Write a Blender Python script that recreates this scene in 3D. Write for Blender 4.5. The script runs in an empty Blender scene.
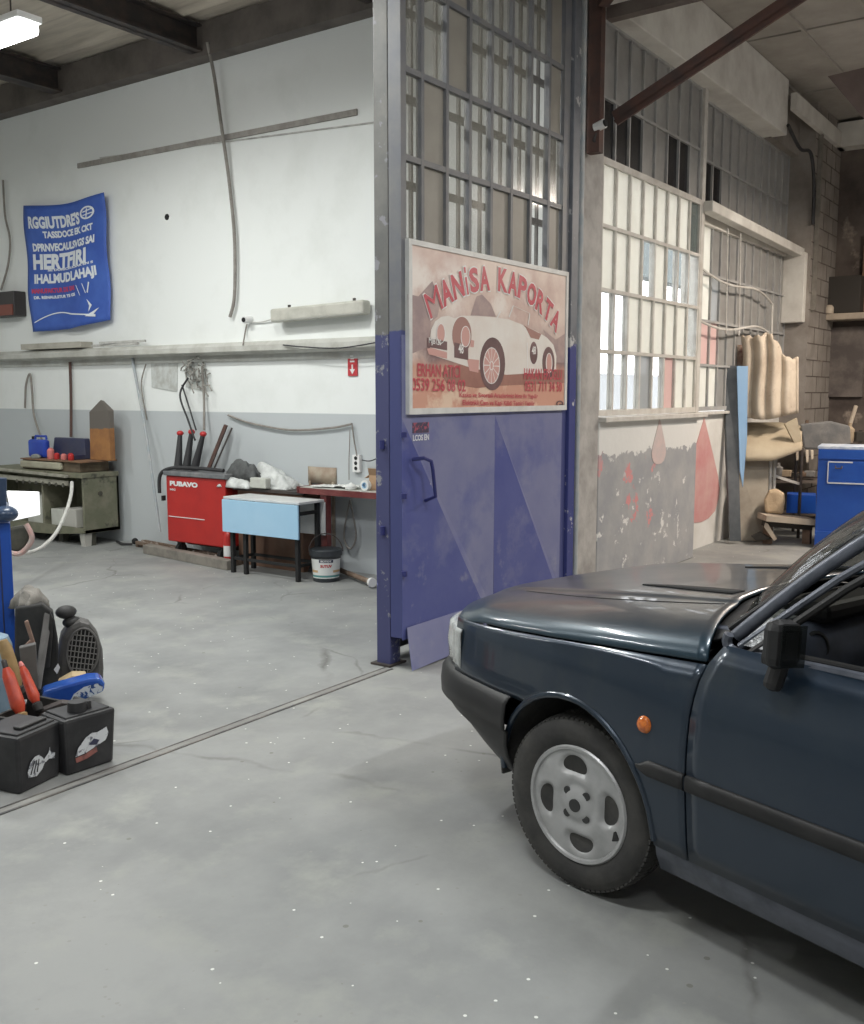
import bpy, bmesh, math, random
from mathutils import Vector, Matrix, noise as mnoise
R_ = random.Random(7)
SC = bpy.context.scene
COL = SC.collection
# ---------------------------------------------------------------- camera
FPX, CX, CY = 989.0, 432.0, 512.0
PITCH = math.atan(119/FPX); EYE = 1.6; AZ = math.radians(35.2)
cam_d = bpy.data.cameras.new('camera'); cam = bpy.data.objects.new('camera', cam_d); COL.objects.link(cam)
cam_d.sensor_fit = 'VERTICAL'; cam_d.sensor_height = 24.0; cam_d.lens = 24.0*FPX/1024.0; cam_d.clip_start = .05
cam.location = (0, 0, EYE); cam.rotation_euler = (math.radians(90)-PITCH, 0, AZ-math.radians(90))
SC.camera = cam
# ---------------------------------------------------------------- look
SC.view_settings.view_transform = 'Standard'; SC.view_settings.look = 'None'
SC.view_settings.gamma = 1; SC.view_settings.use_curve_mapping = False
SC.view_settings.exposure = 0.0
w = bpy.data.worlds.new('overcast'); SC.world = w; w.use_nodes = True
w.node_tree.nodes['Background'].inputs[0].default_value = (.93, .96, 1, 1)
w.node_tree.nodes['Background'].inputs[1].default_value = 5.0
def area(name, loc, sx, sy, power, col=(1,1,1), rot=(0,0,0)):
    d = bpy.data.lights.new(name, 'AREA'); d.shape = 'RECTANGLE'; d.size = sx; d.size_y = sy
    d.energy = power; d.color = col
    o = bpy.data.objects.new(name, d); COL.objects.link(o); o.location = loc; o.rotation_euler = rot
    return o
# tubes of the batten fittings: (x, y, z, along 'x'/'y', watts, colour)
FITTINGS = [
    (4.38, 7.20, 4.20, 'y', 72, (.98, 1, .97)),
    (3.9, 4.75, 4.4, 'x', 84, (.98, 1, .97)),
    (1.2, 6.3, 4.4, 'x', 78, (.98, 1, .985)),
    (1.5, 9.6, 4.4, 'x', 78, (.98, 1, .985)),
    (1.0, 1.6, 4.6, 'y', 60, (.96, .99, 1)),
    (3.6, -.4, 4.6, 'x', 95, (.96, .99, 1)),
    (-1.2, -.5, 4.6, 'y', 42, (.96, .99, 1)),
    (7.6, -.6, 4.4, 'x', 110, (1, .93, .85)),
    (10.6, 1.0, 3.9, 'x', 190, (1, .87, .74)),
]
for i, (x, y, z, ax, pw, c) in enumerate(FITTINGS):
    area('tube_light', (x, y, z-.10), *((1.2, .1) if ax == 'x' else (.1, 1.2)), pw, c)
# ---------------------------------------------------------------- measuring helpers (pixel -> point on a real plane)
cp, sp = math.cos(PITCH), math.sin(PITCH)
FW = (math.cos(AZ), math.sin(AZ)); RT = (math.sin(AZ), -math.cos(AZ))
def ray(u, v):
    f = FPX*cp-(v-CY)*sp; up = -(FPX*sp+(v-CY)*cp); r = u-CX
    return Vector((FW[0]*f+RT[0]*r, FW[1]*f+RT[1]*r, up))
EYEV = Vector((0, 0, EYE))
def gx(u, v, x): d = ray(u, v); return EYEV + d*(x/d.x)
def gy(u, v, y): d = ray(u, v); return EYEV + d*(y/d.y)
def gd(u, v, d):
    r = ray(u, v); return EYEV + r*(d/(r.x*FW[0]+r.y*FW[1]))
def gz(u, v, z=0.): d = ray(u, v); return EYEV + d*((z-EYE)/d.z)
# ---------------------------------------------------------------- materials
MATS = {}
def mat(name, c, c2=None, scale=4, rough=.6, metal=0, bump=0, coat=0, lo=.4, hi=.65, emit=0, spec=.5, stretch=None, c3=None, s3=1.2, lo3=.55, hi3=.7, bscale=None):
    m = bpy.data.materials.new(name); m.use_nodes = True; nt = m.node_tree; N = nt.nodes; L = nt.links
    b = N['Principled BSDF']
    b.inputs['Base Color'].default_value = (*c, 1); b.inputs['Roughness'].default_value = rough
    b.inputs['Metallic'].default_value = metal; b.inputs['Coat Weight'].default_value = coat
    b.inputs['Coat Roughness'].default_value = .06
    b.inputs['Specular IOR Level'].default_value = spec
    tc = N.new('ShaderNodeTexCoord'); vec = tc.outputs['Object']
    if stretch:
        mp = N.new('ShaderNodeMapping'); mp.inputs['Scale'].default_value = stretch; L.new(vec, mp.inputs[0]); vec = mp.outputs[0]
    def nz(s, lo, hi):
        n = N.new('ShaderNodeTexNoise'); n.inputs['Scale'].default_value = s; n.inputs['Detail'].default_value = 8; n.inputs['Roughness'].default_value = .62
        L.new(vec, n.inputs['Vector'])
        r = N.new('ShaderNodeMapRange'); r.inputs[1].default_value = lo; r.inputs[2].default_value = hi; L.new(n.outputs[0], r.inputs[0])
        return n, r
    cur = None
    def mix(fac, a, bcol):
        x = N.new('ShaderNodeMix'); x.data_type = 'RGBA'; L.new(fac, x.inputs[0])
        if isinstance(a, tuple): x.inputs[6].default_value = (*a, 1)
        else: L.new(a, x.inputs[6])
        if isinstance(bcol, tuple): x.inputs[7].default_value = (*bcol, 1)
        else: L.new(bcol, x.inputs[7])
        return x.outputs[2]
    if c2:
        n, r = nz(scale, lo, hi); cur = mix(r.outputs[0], c, c2)
    if c3:
        n3, r3 = nz(s3, lo3, hi3); cur = mix(r3.outputs[0], cur if cur else c, c3)
    if cur: L.new(cur, b.inputs['Base Color'])
    if bump:
        n4 = N.new('ShaderNodeTexNoise'); n4.inputs['Scale'].default_value = bscale or scale*3; n4.inputs['Detail'].default_value = 6
        L.new(vec, n4.inputs['Vector'])
        bp = N.new('ShaderNodeBump'); bp.inputs['Strength'].default_value = bump; bp.inputs['Distance'].default_value = .02
        L.new(n4.outputs[0], bp.inputs['Height']); L.new(bp.outputs[0], b.inputs['Normal'])
    if emit:
        b.inputs['Emission Color'].default_value = (*c, 1); b.inputs['Emission Strength'].default_value = emit
    m['_mix'] = 0
    MATS[name] = m
    return m
def nt_of(m): return m.node_tree.nodes, m.node_tree.links, m.node_tree.nodes['Principled BSDF']
def col_link(m):
    b = m.node_tree.nodes['Principled BSDF'].inputs['Base Color']
    return b.links[0].from_socket if b.links else None
def band(m, axis, at, c, below=True, soft=.0, wob=0):
    """another paint on one side of a height (a painted dado)"""
    N, L, b = nt_of(m); src = col_link(m)
    tc = N.new('ShaderNodeTexCoord'); s = N.new('ShaderNodeSeparateXYZ'); L.new(tc.outputs['Object'], s.inputs[0])
    val = s.outputs['XYZ'.index(axis)]
    if wob:
        n = N.new('ShaderNodeTexNoise'); n.inputs['Scale'].default_value = 3.5; n.inputs['Detail'].default_value = 9; n.inputs['Roughness'].default_value = .7
        L.new(tc.outputs['Object'], n.inputs['Vector'])
        ma = N.new('ShaderNodeMath'); ma.operation = 'MULTIPLY_ADD'; ma.inputs[1].default_value = wob; L.new(n.outputs[0], ma.inputs[0]); L.new(val, ma.inputs[2]); val = ma.outputs[0]
        at += wob*.5
    r = N.new('ShaderNodeMapRange'); r.inputs[1].default_value = at-soft-.004; r.inputs[2].default_value = at+soft+.004; L.new(val, r.inputs[0])
    if below: r.inputs[3].default_value = 1; r.inputs[4].default_value = 0
    x = N.new('ShaderNodeMix'); x.data_type = 'RGBA'; L.new(r.outputs[0], x.inputs[0])
    if src: L.new(src, x.inputs[6])
    else: x.inputs[6].default_value = b.inputs['Base Color'].default_value
    x.inputs[7].default_value = (*c, 1); L.new(x.outputs[2], b.inputs['Base Color'])
    return m
def specks(m, c, scale, thr=.06, rnd=.8):
    N, L, b = nt_of(m); src = col_link(m)
    tc = N.new('ShaderNodeTexCoord'); v = N.new('ShaderNodeTexVoronoi'); v.inputs['Scale'].default_value = scale; L.new(tc.outputs['Object'], v.inputs['Vector'])
    w_ = N.new('ShaderNodeSeparateColor'); L.new(v.outputs['Color'], w_.inputs[0])
    a = N.new('ShaderNodeMath'); a.operation = 'GREATER_THAN'; a.inputs[1].default_value = rnd; L.new(w_.outputs[0], a.inputs[0])
    bb = N.new('ShaderNodeMath'); bb.operation = 'LESS_THAN'; bb.inputs[1].default_value = thr; L.new(v.outputs['Distance'], bb.inputs[0])
    mm = N.new('ShaderNodeMath'); mm.operation = 'MULTIPLY'; L.new(a.outputs[0], mm.inputs[0]); L.new(bb.outputs[0], mm.inputs[1])
    x = N.new('ShaderNodeMix'); x.data_type = 'RGBA'; L.new(mm.outputs[0], x.inputs[0])
    if src: L.new(src, x.inputs[6])
    else: x.inputs[6].default_value = b.inputs['Base Color'].default_value
    x.inputs[7].default_value = (*c, 1); L.new(x.outputs[2], b.inputs['Base Color'])
    return m
def pane(name, c, see, rough=.15, trans=False, c2=None):
    """window pane: `see` is how much passes straight through; the rest is dusty glass"""
    m = mat(name, c, c2, scale=6, rough=rough, lo=.35, hi=.7); N, L, b = nt_of(m)
    out = N['Material Output']; last = b.outputs[0]
    if trans:
        t = N.new('ShaderNodeBsdfTranslucent'); t.inputs[0].default_value = (*[min(1, k*1.2) for k in c], 1)
        x = N.new('ShaderNodeMixShader'); x.inputs[0].default_value = trans; L.new(last, x.inputs[1]); L.new(t.outputs[0], x.inputs[2]); last = x.outputs[0]
    if see:
        t = N.new('ShaderNodeBsdfTransparent'); x = N.new('ShaderNodeMixShader'); x.inputs[0].default_value = see
        L.new(last, x.inputs[1]); L.new(t.outputs[0], x.inputs[2]); last = x.outputs[0]
    L.new(last, out.inputs[0])
    return m
# ---------------------------------------------------------------- mesh building
def frame_of(o):
    """location + z rotation matrix of a parent chain (roots are Empties or meshes, children sit at identity)"""
    M = Matrix.Identity(4)
    while o is not None:
        M = (Matrix.Translation(o.location) @ o.rotation_euler.to_matrix().to_4x4()) @ M
        o = o.parent
    return M
def nose_of(o): return o.name == 'car'
class MB:
    def __init__(s): s.v = []; s.f = []
    def add(s, vs, fs):
        n = len(s.v); s.v += [Vector(a) for a in vs]; s.f += [tuple(i+n for i in f) for f in fs]; return s
    def box(s, x0, x1, y0, y1, z0, z1):
        x0, x1 = sorted((x0, x1)); y0, y1 = sorted((y0, y1)); z0, z1 = sorted((z0, z1))
        return s.add([(x0,y0,z0),(x1,y0,z0),(x1,y1,z0),(x0,y1,z0),(x0,y0,z1),(x1,y0,z1),(x1,y1,z1),(x0,y1,z1)],
                     [(0,3,2,1),(4,5,6,7),(0,1,5,4),(1,2,6,5),(2,3,7,6),(3,0,4,7)])
    def obox(s, c, size, ax=None, rot=(0,0,0)):
        from mathutils import Euler
        M = Euler(rot).to_matrix(); c = Vector(c); a, b, d = [k/2 for k in size]
        vs = [c+M@Vector(p) for p in [(-a,-b,-d),(a,-b,-d),(a,b,-d),(-a,b,-d),(-a,-b,d),(a,-b,d),(a,b,d),(-a,b,d)]]
        return s.add(vs, [(0,3,2,1),(4,5,6,7),(0,1,5,4),(1,2,6,5),(2,3,7,6),(3,0,4,7)])
    def bar(s, p, q, wd, ht, up=(0,0,1)):
        p, q = Vector(p), Vector(q); d = (q-p).normalized(); up = Vector(up)
        a = d.cross(up)
        if a.length < 1e-4: a = d.cross(Vector((1,0,0)))
        a.normalize(); b = a.cross(d); a *= wd/2; b *= ht/2
        return s.add([p-a-b, p+a-b, p+a+b, p-a+b, q-a-b, q+a-b, q+a+b, q-a+b], [(0,3,2,1),(4,5,6,7),(0,1,5,4),(1,2,6,5),(2,3,7,6),(3,0,4,7)])
    def prism(s, pts, vec):
        pts = [Vector(p) for p in pts]; vec = Vector(vec); n = len(pts)
        nrm = Vector((0,0,0))
        for i in range(n): nrm += pts[i].cross(pts[(i+1) % n])
        if nrm.dot(vec) > 0: pts.reverse()
        return s.add(pts+[p+vec for p in pts], [tuple(range(n)), tuple(range(2*n-1, n-1, -1))]+[(i, i+n, (i+1) % n+n, (i+1) % n) for i in range(n)])
    def face(s, pts): return s.add(pts, [tuple(range(len(pts)))])
    def tube(s, pts, r, seg=8, closed=False):
        pts = [Vector(p) for p in pts]; n = len(pts); rs = r if isinstance(r, (list, tuple)) else [r]*n
        base = len(s.v); prev = None; rings = []
        for i, p in enumerate(pts):
            if closed: t = pts[(i+1) % n]-pts[i-1]
            else: t = pts[min(i+1, n-1)]-pts[max(i-1, 0)]
            t = t.normalized() if t.length > 1e-9 else Vector((0,0,1))
            if prev is None: a = t.orthogonal().normalized()
            else:
                a = prev-t*prev.dot(t)
                a = a.normalized() if a.length > 1e-6 else t.orthogonal().normalized()
            prev = a; b = t.cross(a)
            rings.append([p+(a*math.cos(2*math.pi*k/seg)+b*math.sin(2*math.pi*k/seg))*rs[i] for k in range(seg)])
        vs = [q for ring in rings for q in ring]; fs = []
        for i in range(n if closed else n-1):
            j = (i+1) % n
            for k in range(seg):
                fs.append((i*seg+k, i*seg+(k+1) % seg, j*seg+(k+1) % seg, j*seg+k))
        if not closed: fs += [tuple(range(seg-1, -1, -1)), tuple((n-1)*seg+k for k in range(seg))]
        return s.add(vs, fs)
    def cyl(s, p, q, r, r2=None, seg=24): return s.tube([p, q], [r, r if r2 is None else r2], seg)
    def lathe(s, prof, o=(0,0,0), axis=(0,0,1), seg=32):
        """prof: (radius, height along axis)"""
        o = Vector(o); ax = Vector(axis).normalized(); a = ax.orthogonal().normalized(); b = ax.cross(a); vs = []; fs = []; n = len(prof)
        for r, h in prof:
            for k in range(seg):
                t = 2*math.pi*k/seg; vs.append(o+ax*h+(a*math.cos(t)+b*math.sin(t))*max(r, 1e-4))
        for i in range(n-1):
            for k in range(seg): fs.append((i*seg+k, i*seg+(k+1) % seg, (i+1)*seg+(k+1) % seg, (i+1)*seg+k))
        fs += [tuple(range(seg-1, -1, -1)), tuple((n-1)*seg+k for k in range(seg))]
        return s.add(vs, fs)
    def ball(s, c, r, sc=(1,1,1), seg=16, rings=10):
        c = Vector(c); vs = []; fs = []
        for i in range(rings+1):
            t = math.pi*i/rings
            for k in range(seg):
                q = 2*math.pi*k/seg; vs.append(c+Vector((math.sin(t)*math.cos(q)*sc[0], math.sin(t)*math.sin(q)*sc[1], math.cos(t)*sc[2]))*r)
        for i in range(rings):
            for k in range(seg): fs.append((i*seg+k, (i+1)*seg+k, (i+1)*seg+(k+1) % seg, i*seg+(k+1) % seg))
        return s.add(vs, fs)
    def grid(s, rows):
        n, m = len(rows), len(rows[0]); vs = [p for r in rows for p in r]; fs = []
        for i in range(n-1):
            for j in range(m-1): fs.append((i*m+j, i*m+j+1, (i+1)*m+j+1, (i+1)*m+j))
        return s.add(vs, fs)
    def tri(s, curve_mesh, M): return s.add([M@v.co for v in curve_mesh.vertices], [tuple(p.vertices) for p in curve_mesh.polygons])
    def build(s, name, m, parent=None, smooth=False, bevel=0, solid=0, world=True, fix=True, offset=0, subsurf=0):
        me = bpy.data.meshes.new(name); o = bpy.data.objects.new(name, me)
        vs = s.v
        if not world and parent is not None and nose_of(parent):
            vs = [Vector((v.x+.12*min(1, max(0, v.x-.3)/.4), v.y, v.z)) for v in vs]
        if parent is not None:
            if world:
                I = frame_of(parent).inverted(); vs = [I@v for v in vs]
            o.parent = parent
        elif world:
            xs = [v.x for v in vs]; ys = [v.y for v in vs]; c = Vector(((min(xs)+max(xs))/2, (min(ys)+max(ys))/2, min(v.z for v in vs)))
            o.location = c; vs = [v-c for v in vs]
        me.from_pydata([tuple(v) for v in vs], [], s.f)
        if fix:
            bm = bmesh.new(); bm.from_mesh(me); pass
            bmesh.ops.recalc_face_normals(bm, faces=bm.faces); bm.to_mesh(me); bm.free()
        if isinstance(m, str): m = MATS[m]
        me.materials.append(m); COL.objects.link(o)
        if smooth:
            me.shade_smooth()
            if smooth != 'all': me.set_sharp_from_angle(angle=math.radians(38))
        if solid:
            k = o.modifiers.new('solid', 'SOLIDIFY'); k.thickness = solid; k.offset = offset
        if bevel:
            k = o.modifiers.new('bevel', 'BEVEL'); k.width = bevel; k.segments = 2; k.limit_method = 'ANGLE'; k.angle_limit = math.radians(50)
        if subsurf:
            k = o.modifiers.new('sub', 'SUBSURF'); k.levels = subsurf; k.render_levels = subsurf
        return o
def tag(o, label=None, cat=None, group=None, kind=None):
    if label: o['label'] = label
    if cat: o['category'] = cat
    if group: o['group'] = group
    if kind: o['kind'] = kind
    return o
def thing(name, label, cat, loc, rz=0, group=None):
    o = bpy.data.objects.new(name, None); COL.objects.link(o); o.location = loc; o.rotation_euler = (0, 0, rz); o.empty_display_size = .1
    return tag(o, label, cat, group)
def struct(mb, name, m, world=False, **k): return tag(mb.build(name, m, None, world=world, **k), kind='structure')
def copy_tree(o, parent=None):
    c = o.copy(); COL.objects.link(c); c.parent = parent
    for ch in [x for x in bpy.data.objects if x.parent == o]: copy_tree(ch, c)
    return c
def text_mesh(body, bold=0.0):
    cu = bpy.data.curves.new('lettering', 'FONT'); cu.body = body; cu.size = 1; cu.offset = bold; cu.resolution_u = 3
    o = bpy.data.objects.new('lettering_source', cu); COL.objects.link(o)
    dg = bpy.context.evaluated_depsgraph_get(); me = bpy.data.meshes.new_from_object(o.evaluated_get(dg))
    bpy.data.objects.remove(o); bpy.data.curves.remove(cu)
    return me
def put_text(mb, body, o, xa, ya, width, height, bold=.02, lift=0, center=False):
    """lettering fitted into width x height; o is its lower left corner (or centre)"""
    me = text_mesh(body, bold)
    xs = [v.co.x for v in me.vertices]; ys = [v.co.y for v in me.vertices]
    if not xs: return
    x0, x1, y0, y1 = min(xs), max(xs), min(ys), max(ys); o = Vector(o); xa = Vector(xa).normalized(); ya = Vector(ya).normalized(); n = xa.cross(ya)
    ox = (x0+x1)/2 if center else x0; oy = (y0+y1)/2 if center else y0
    sx = width/(x1-x0) if width else height/(y1-y0); sy = height/(y1-y0)
    mb.add([o+xa*((v.co.x-ox)*sx)+ya*((v.co.y-oy)*sy)+n*lift for v in me.vertices], [tuple(p.vertices) for p in me.polygons])
    bpy.data.meshes.remove(me)
def interp(tab, x):
    if x <= tab[0][0]: return tab[0][1]
    for (a, b), (c, d) in zip(tab, tab[1:]):
        if x <= c: return b+(d-b)*(x-a)/(c-a)
    return tab[-1][1]
def spline(pts, n=8):
    """smooth curve through points"""
    P = [Vector(p) for p in pts]; out = []
    for i in range(len(P)-1):
        p0 = P[max(i-1, 0)]; p1 = P[i]; p2 = P[i+1]; p3 = P[min(i+2, len(P)-1)]
        for k in range(n):
            t = k/n; out.append(.5*((2*p1)+(p2-p0)*t+(2*p0-5*p1+4*p2-p3)*t*t+(3*p1-p0-3*p2+p3)*t**3))
    out.append(P[-1]); return out
# ================================================================ MATERIALS OF THE PLACE
mat('concrete_floor', (.300,.305,.295), (.210,.216,.213), scale=1.5, rough=.62, bump=.12, lo=.38, hi=.68, c3=(.32,.325,.30), s3=3.1, lo3=.52, hi3=.72, bscale=14)
def cracks(m, c, scale, width, lo, hi, wob=.35):
    N, L, b = nt_of(m); src = col_link(m); tc = N.new('ShaderNodeTexCoord')
    n = N.new('ShaderNodeTexNoise'); n.inputs['Scale'].default_value = 2.2; n.inputs['Detail'].default_value = 7; L.new(tc.outputs['Object'], n.inputs['Vector'])
    va = N.new('ShaderNodeVectorMath'); va.operation = 'MULTIPLY_ADD'; va.inputs[1].default_value = (wob, wob, 0); L.new(n.outputs['Color'], va.inputs[0]); L.new(tc.outputs['Object'], va.inputs[2])
    v = N.new('ShaderNodeTexVoronoi'); v.feature = 'DISTANCE_TO_EDGE'; v.inputs['Scale'].default_value = scale; L.new(va.outputs[0], v.inputs['Vector'])
    r = N.new('ShaderNodeMapRange'); r.inputs[1].default_value = 0; r.inputs[2].default_value = width; r.inputs[3].default_value = 1; r.inputs[4].default_value = 0; L.new(v.outputs['Distance'], r.inputs[0])
    n2 = N.new('ShaderNodeTexNoise'); n2.inputs['Scale'].default_value = 1.3; n2.inputs['Detail'].default_value = 5; L.new(tc.outputs['Object'], n2.inputs['Vector'])
    r2 = N.new('ShaderNodeMapRange'); r2.inputs[1].default_value = lo; r2.inputs[2].default_value = hi; L.new(n2.outputs[0], r2.inputs[0])
    k = N.new('ShaderNodeMath'); k.operation = 'MULTIPLY'; L.new(r.outputs[0], k.inputs[0]); L.new(r2.outputs[0], k.inputs[1])
    x = N.new('ShaderNodeMix'); x.data_type = 'RGBA'; L.new(k.outputs[0], x.inputs[0]); L.new(src, x.inputs[6]); x.inputs[7].default_value = (*c, 1); L.new(x.outputs[2], b.inputs['Base Color'])
cracks(MATS['concrete_floor'], (.15,.15,.14), .8, .012, .50, .62)
specks(MATS['concrete_floor'], (.75,.76,.72), 30, .16, .955)
specks(MATS['concrete_floor'], (.27,.27,.255), 37, .22, .9)
specks(MATS['concrete_floor'], (.19,.19,.17), 13, .12, .93)
mat('white_wall', (.80,.82,.80), (.70,.72,.69), scale=1.3, rough=.85, bump=.1, lo=.5, hi=.8, bscale=5)
band(MATS['white_wall'], 'Z', 1.415, (.50,.53,.54))
mat('plaster_patch', (.55,.54,.51), (.36,.35,.33), scale=9, rough=.9, bump=.5)
mat('ledge_concrete', (.52,.52,.48), (.40,.39,.35), scale=5, rough=.8, bump=.2)
mat('sheet_ceiling', (.56,.50,.41), (.40,.35,.29), scale=2, rough=.8, stretch=(5,.6,1))
mat('board_ceiling', (.42,.39,.35), (.25,.23,.20), scale=1.4, rough=.9, bump=.1, lo=.35, hi=.75)
mat('steel_dark', (.05,.045,.045), (.09,.07,.06), scale=6, rough=.6, metal=.3)
mat('rust_brown', (.11,.055,.042), (.07,.045,.04), scale=7, rough=.7)
mat('dirty_white', (.72,.70,.65), (.48,.45,.41), scale=2.2, rough=.9, bump=.2, lo=.4, hi=.75)
mat('block_wall', (.33,.30,.27), (.20,.175,.155), scale=2.4, rough=.95, bump=.5, lo=.35, hi=.7)
mat('sooty_wall', (.17,.14,.12), (.07,.055,.05), scale=1.6, rough=.95, bump=.3, lo=.35, hi=.65, c3=(.36,.30,.25), s3=2.7, lo3=.60, hi3=.72)
mat('column_concrete', (.46,.44,.42), (.30,.285,.27), scale=3.5, rough=.9, bump=.35)
mat('gap_dark', (.015,.015,.015), rough=.9)
mat('grey_frame', (.33,.33,.33), (.42,.41,.39), scale=5, rough=.6)
mat('cream_frame', (.62,.60,.56), (.50,.47,.43), scale=8, rough=.6)
mat('outdoor_ground', (.35,.35,.34), rough=.9)
mat('outdoor_dark', (.10,.12,.12), rough=.9)
mat('outdoor_grey', (.40,.41,.42), rough=.8)
# ================================================================ THE ROOMS
FL = 6.78; GY = 3.5; CEIL = 5.0
struct(MB().box(-4.2, 14.2, -5.2, 12.7, -.12, 0), 'floor', 'concrete_floor')
# left bay
struct(MB().box(FL, FL+.20, 3.56, 12.5, 0, CEIL), 'wall_right', 'white_wall')
struct(MB().box(-4.2, FL+.2, 12.5, 12.7, 0, CEIL), 'wall_back', 'white_wall')
struct(MB().box(-4.2, -4.0, -5.2, 12.5, 0, CEIL), 'wall_left', 'white_wall')
struct(MB().box(-4.2, 14.2, -5.2, -5.0, 0, CEIL), 'wall_front', 'dirty_white')
# corrugated sheet roof over the left bay
rows = []
for i in range(661):
    x = -4.2+(FL+4.4)*i/660
    z = 5.03-.035*max(0, math.cos(x*math.pi/.32))**10
    rows.append([(x, 3.3, z), (x, 12.7, z)])
struct(MB().grid(rows), 'ceiling', 'sheet_ceiling', smooth='all', solid=.02)
def ibeam(mb, p, q, wd, h):
    """p, q on the underside centreline"""
    p, q = Vector(p), Vector(q); up = Vector((0,0,1)); t = .018
    mb.bar(p+up*t/2, q+up*t/2, wd, t); mb.bar(p+up*(h-t/2), q+up*(h-t/2), wd, t); mb.bar(p+up*h/2, q+up*h/2, t, h)
    return mb
for i, y in enumerate((5.25, 7.35, 9.50, 11.6)):
    tag(ibeam(MB(), (-4, y, 4.74), (6.70, y, 4.74), .16, .24).build('ceiling_beam', 'steel_dark', None),
        ['dark steel roof beam of the left bay, the one nearest the tall gate', 'dark steel roof beam of the left bay that meets the wall where the long cable hangs',
         'dark steel roof beam of the left bay running beside the lit ceiling lamp', 'dark steel roof beam deepest in the left bay'][i], 'beam', 'steel roof beams of the left bay')
tag(MB().box(6.62, 6.779, 3.7, 12.5, 4.70, 5.0).build('wall_beam', mat('beam_brown', (.15,.13,.115), (.09,.08,.07), scale=3, rough=.8), None), 'long brown-grey beam lying along the top of the white wall', 'beam')
# main hall
struct(MB().box(13.8, 14.0, -5.2, 3.8, 0, CEIL+.3), 'wall_far', 'sooty_wall')
bd = MB(); n = 0
y = -5.2
nx = 18
for i in range(nx):                                # boards of the ceiling run away from the windows
    x0 = -4.2+18.4*i/nx; x1 = -4.2+18.4*(i+1)/nx
    bd.box(x0+.012, x1-.012, -5.2, 3.6, 5.02+.008*(i % 2), 5.07)
for k in range(15):
    y = -5+.6*k; bd.box(-4.2, 14.2, y-.012, y+.012, 4.998, 5.03)
bd.box(-4.2, 14.2, -5.2, 3.6, 5.06, 5.10)
struct(bd, 'ceiling_hall', 'board_ceiling')
struct(MB().box(6.78, 11.55, 3.34, 3.62, 4.43, 5.02), 'beam_window', 'dirty_white', bevel=.01)
struct(MB().box(12.6, 13.8, 3.30, 3.75, 0, 5.02).box(11.5, 12.6, 3.50, 3.75, 4.43, 5.02), 'wall_pier', 'block_wall')
# mortar joints on the pier
j = MB()
for k in range(24):
    z = .2+k*.2; j.box(12.6, 13.8, 3.296, 3.30, z, z+.012)
    for x in (12.9, 13.35): j.box(x+(.2 if k % 2 else 0), x+.012+(.2 if k % 2 else 0), 3.296, 3.30, z, z+.2)
struct(j, 'trim_joints', 'sooty_wall')
struct(MB().box(11.5, 13.8, 3.24, 3.3, 4.68, 4.86).box(13.55, 13.8, -5.0, 3.3, 4.68, 4.98), 'beam_far', 'dirty_white')
# concrete column between the gate and the windows
colm = MB().box(6.78, 7.13, 3.42, 3.60, 0, CEIL)
struct(colm, 'column', 'column_concrete', bevel=.02)
# peeling dado wall and the white one behind
m = mat('peeling_paint', (.32,.325,.34), (.40,.395,.395), scale=2.4, rough=.75, bump=.25, lo=.4, hi=.6)
N, L, b = nt_of(m); specks(m, (.03,.03,.03), 6, .045, .8)
def patches(m, c, scale, lo, hi, loc=(0,0,0), stretch=(1,1,1), zr=None, xr=None):
    """flaked patches of an older coat, optionally only inside a height or length range"""
    N, L, b = nt_of(m); src = col_link(m)
    tc = N.new('ShaderNodeTexCoord'); mp = N.new('ShaderNodeMapping'); mp.inputs[1].default_value = loc; mp.inputs[3].default_value = stretch; L.new(tc.outputs['Object'], mp.inputs[0])
    n = N.new('ShaderNodeTexNoise'); n.inputs['Scale'].default_value = scale; n.inputs['Detail'].default_value = 10; n.inputs['Roughness'].default_value = .65; L.new(mp.outputs[0], n.inputs['Vector'])
    r = N.new('ShaderNodeMapRange'); r.inputs[1].default_value = lo; r.inputs[2].default_value = hi; L.new(n.outputs[0], r.inputs[0]); fac = r.outputs[0]
    s = N.new('ShaderNodeSeparateXYZ'); L.new(tc.outputs['Object'], s.inputs[0])
    for ax, rg in (('Z', zr), ('X', xr)):
        if rg:
            a, c_, soft = rg
            for lo_, hi_ in ((a-soft, a+soft), (c_+soft, c_-soft)):
                q = N.new('ShaderNodeMapRange'); q.inputs[1].default_value = lo_; q.inputs[2].default_value = hi_; L.new(s.outputs['XYZ'.index(ax)], q.inputs[0])
                if lo_ > hi_:
                    q.inputs[1].default_value = hi_; q.inputs[2].default_value = lo_; q.inputs[3].default_value = 1; q.inputs[4].default_value = 0
                k = N.new('ShaderNodeMath'); k.operation = 'MULTIPLY'; L.new(fac, k.inputs[0]); L.new(q.outputs[0], k.inputs[1]); fac = k.outputs[0]
    x = N.new('ShaderNodeMix'); x.data_type = 'RGBA'; L.new(fac, x.inputs[0])
    if src: L.new(src, x.inputs[6])
    else: x.inputs[6].default_value = b.inputs['Base Color'].default_value
    x.inputs[7].default_value = (*c, 1); L.new(x.outputs[2], b.inputs['Base Color'])
patches(m, (.72,.71,.69), 6, .61, .625, (3,1,2), zr=(.05,.9,.15))
patches(m, (.62,.27,.27), 3.0, .60, .612, (9,4,1), xr=(7.1,8.3,.1), zr=(.3,1.1,.1))
band(m, 'Z', 1.10, (.70,.695,.675), below=False, wob=.42)
struct(MB().box(7.13, 9.28, 3.42, 3.66, 0, 1.40), 'wall_dado', m, bevel=.01)
struct(MB().box(9.28, 12.6, 3.60, 3.75, 0, 1.40), 'wall_dado_white', mat('white_dado', (.74,.73,.70), (.62,.60,.56), scale=2, rough=.8))
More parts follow.
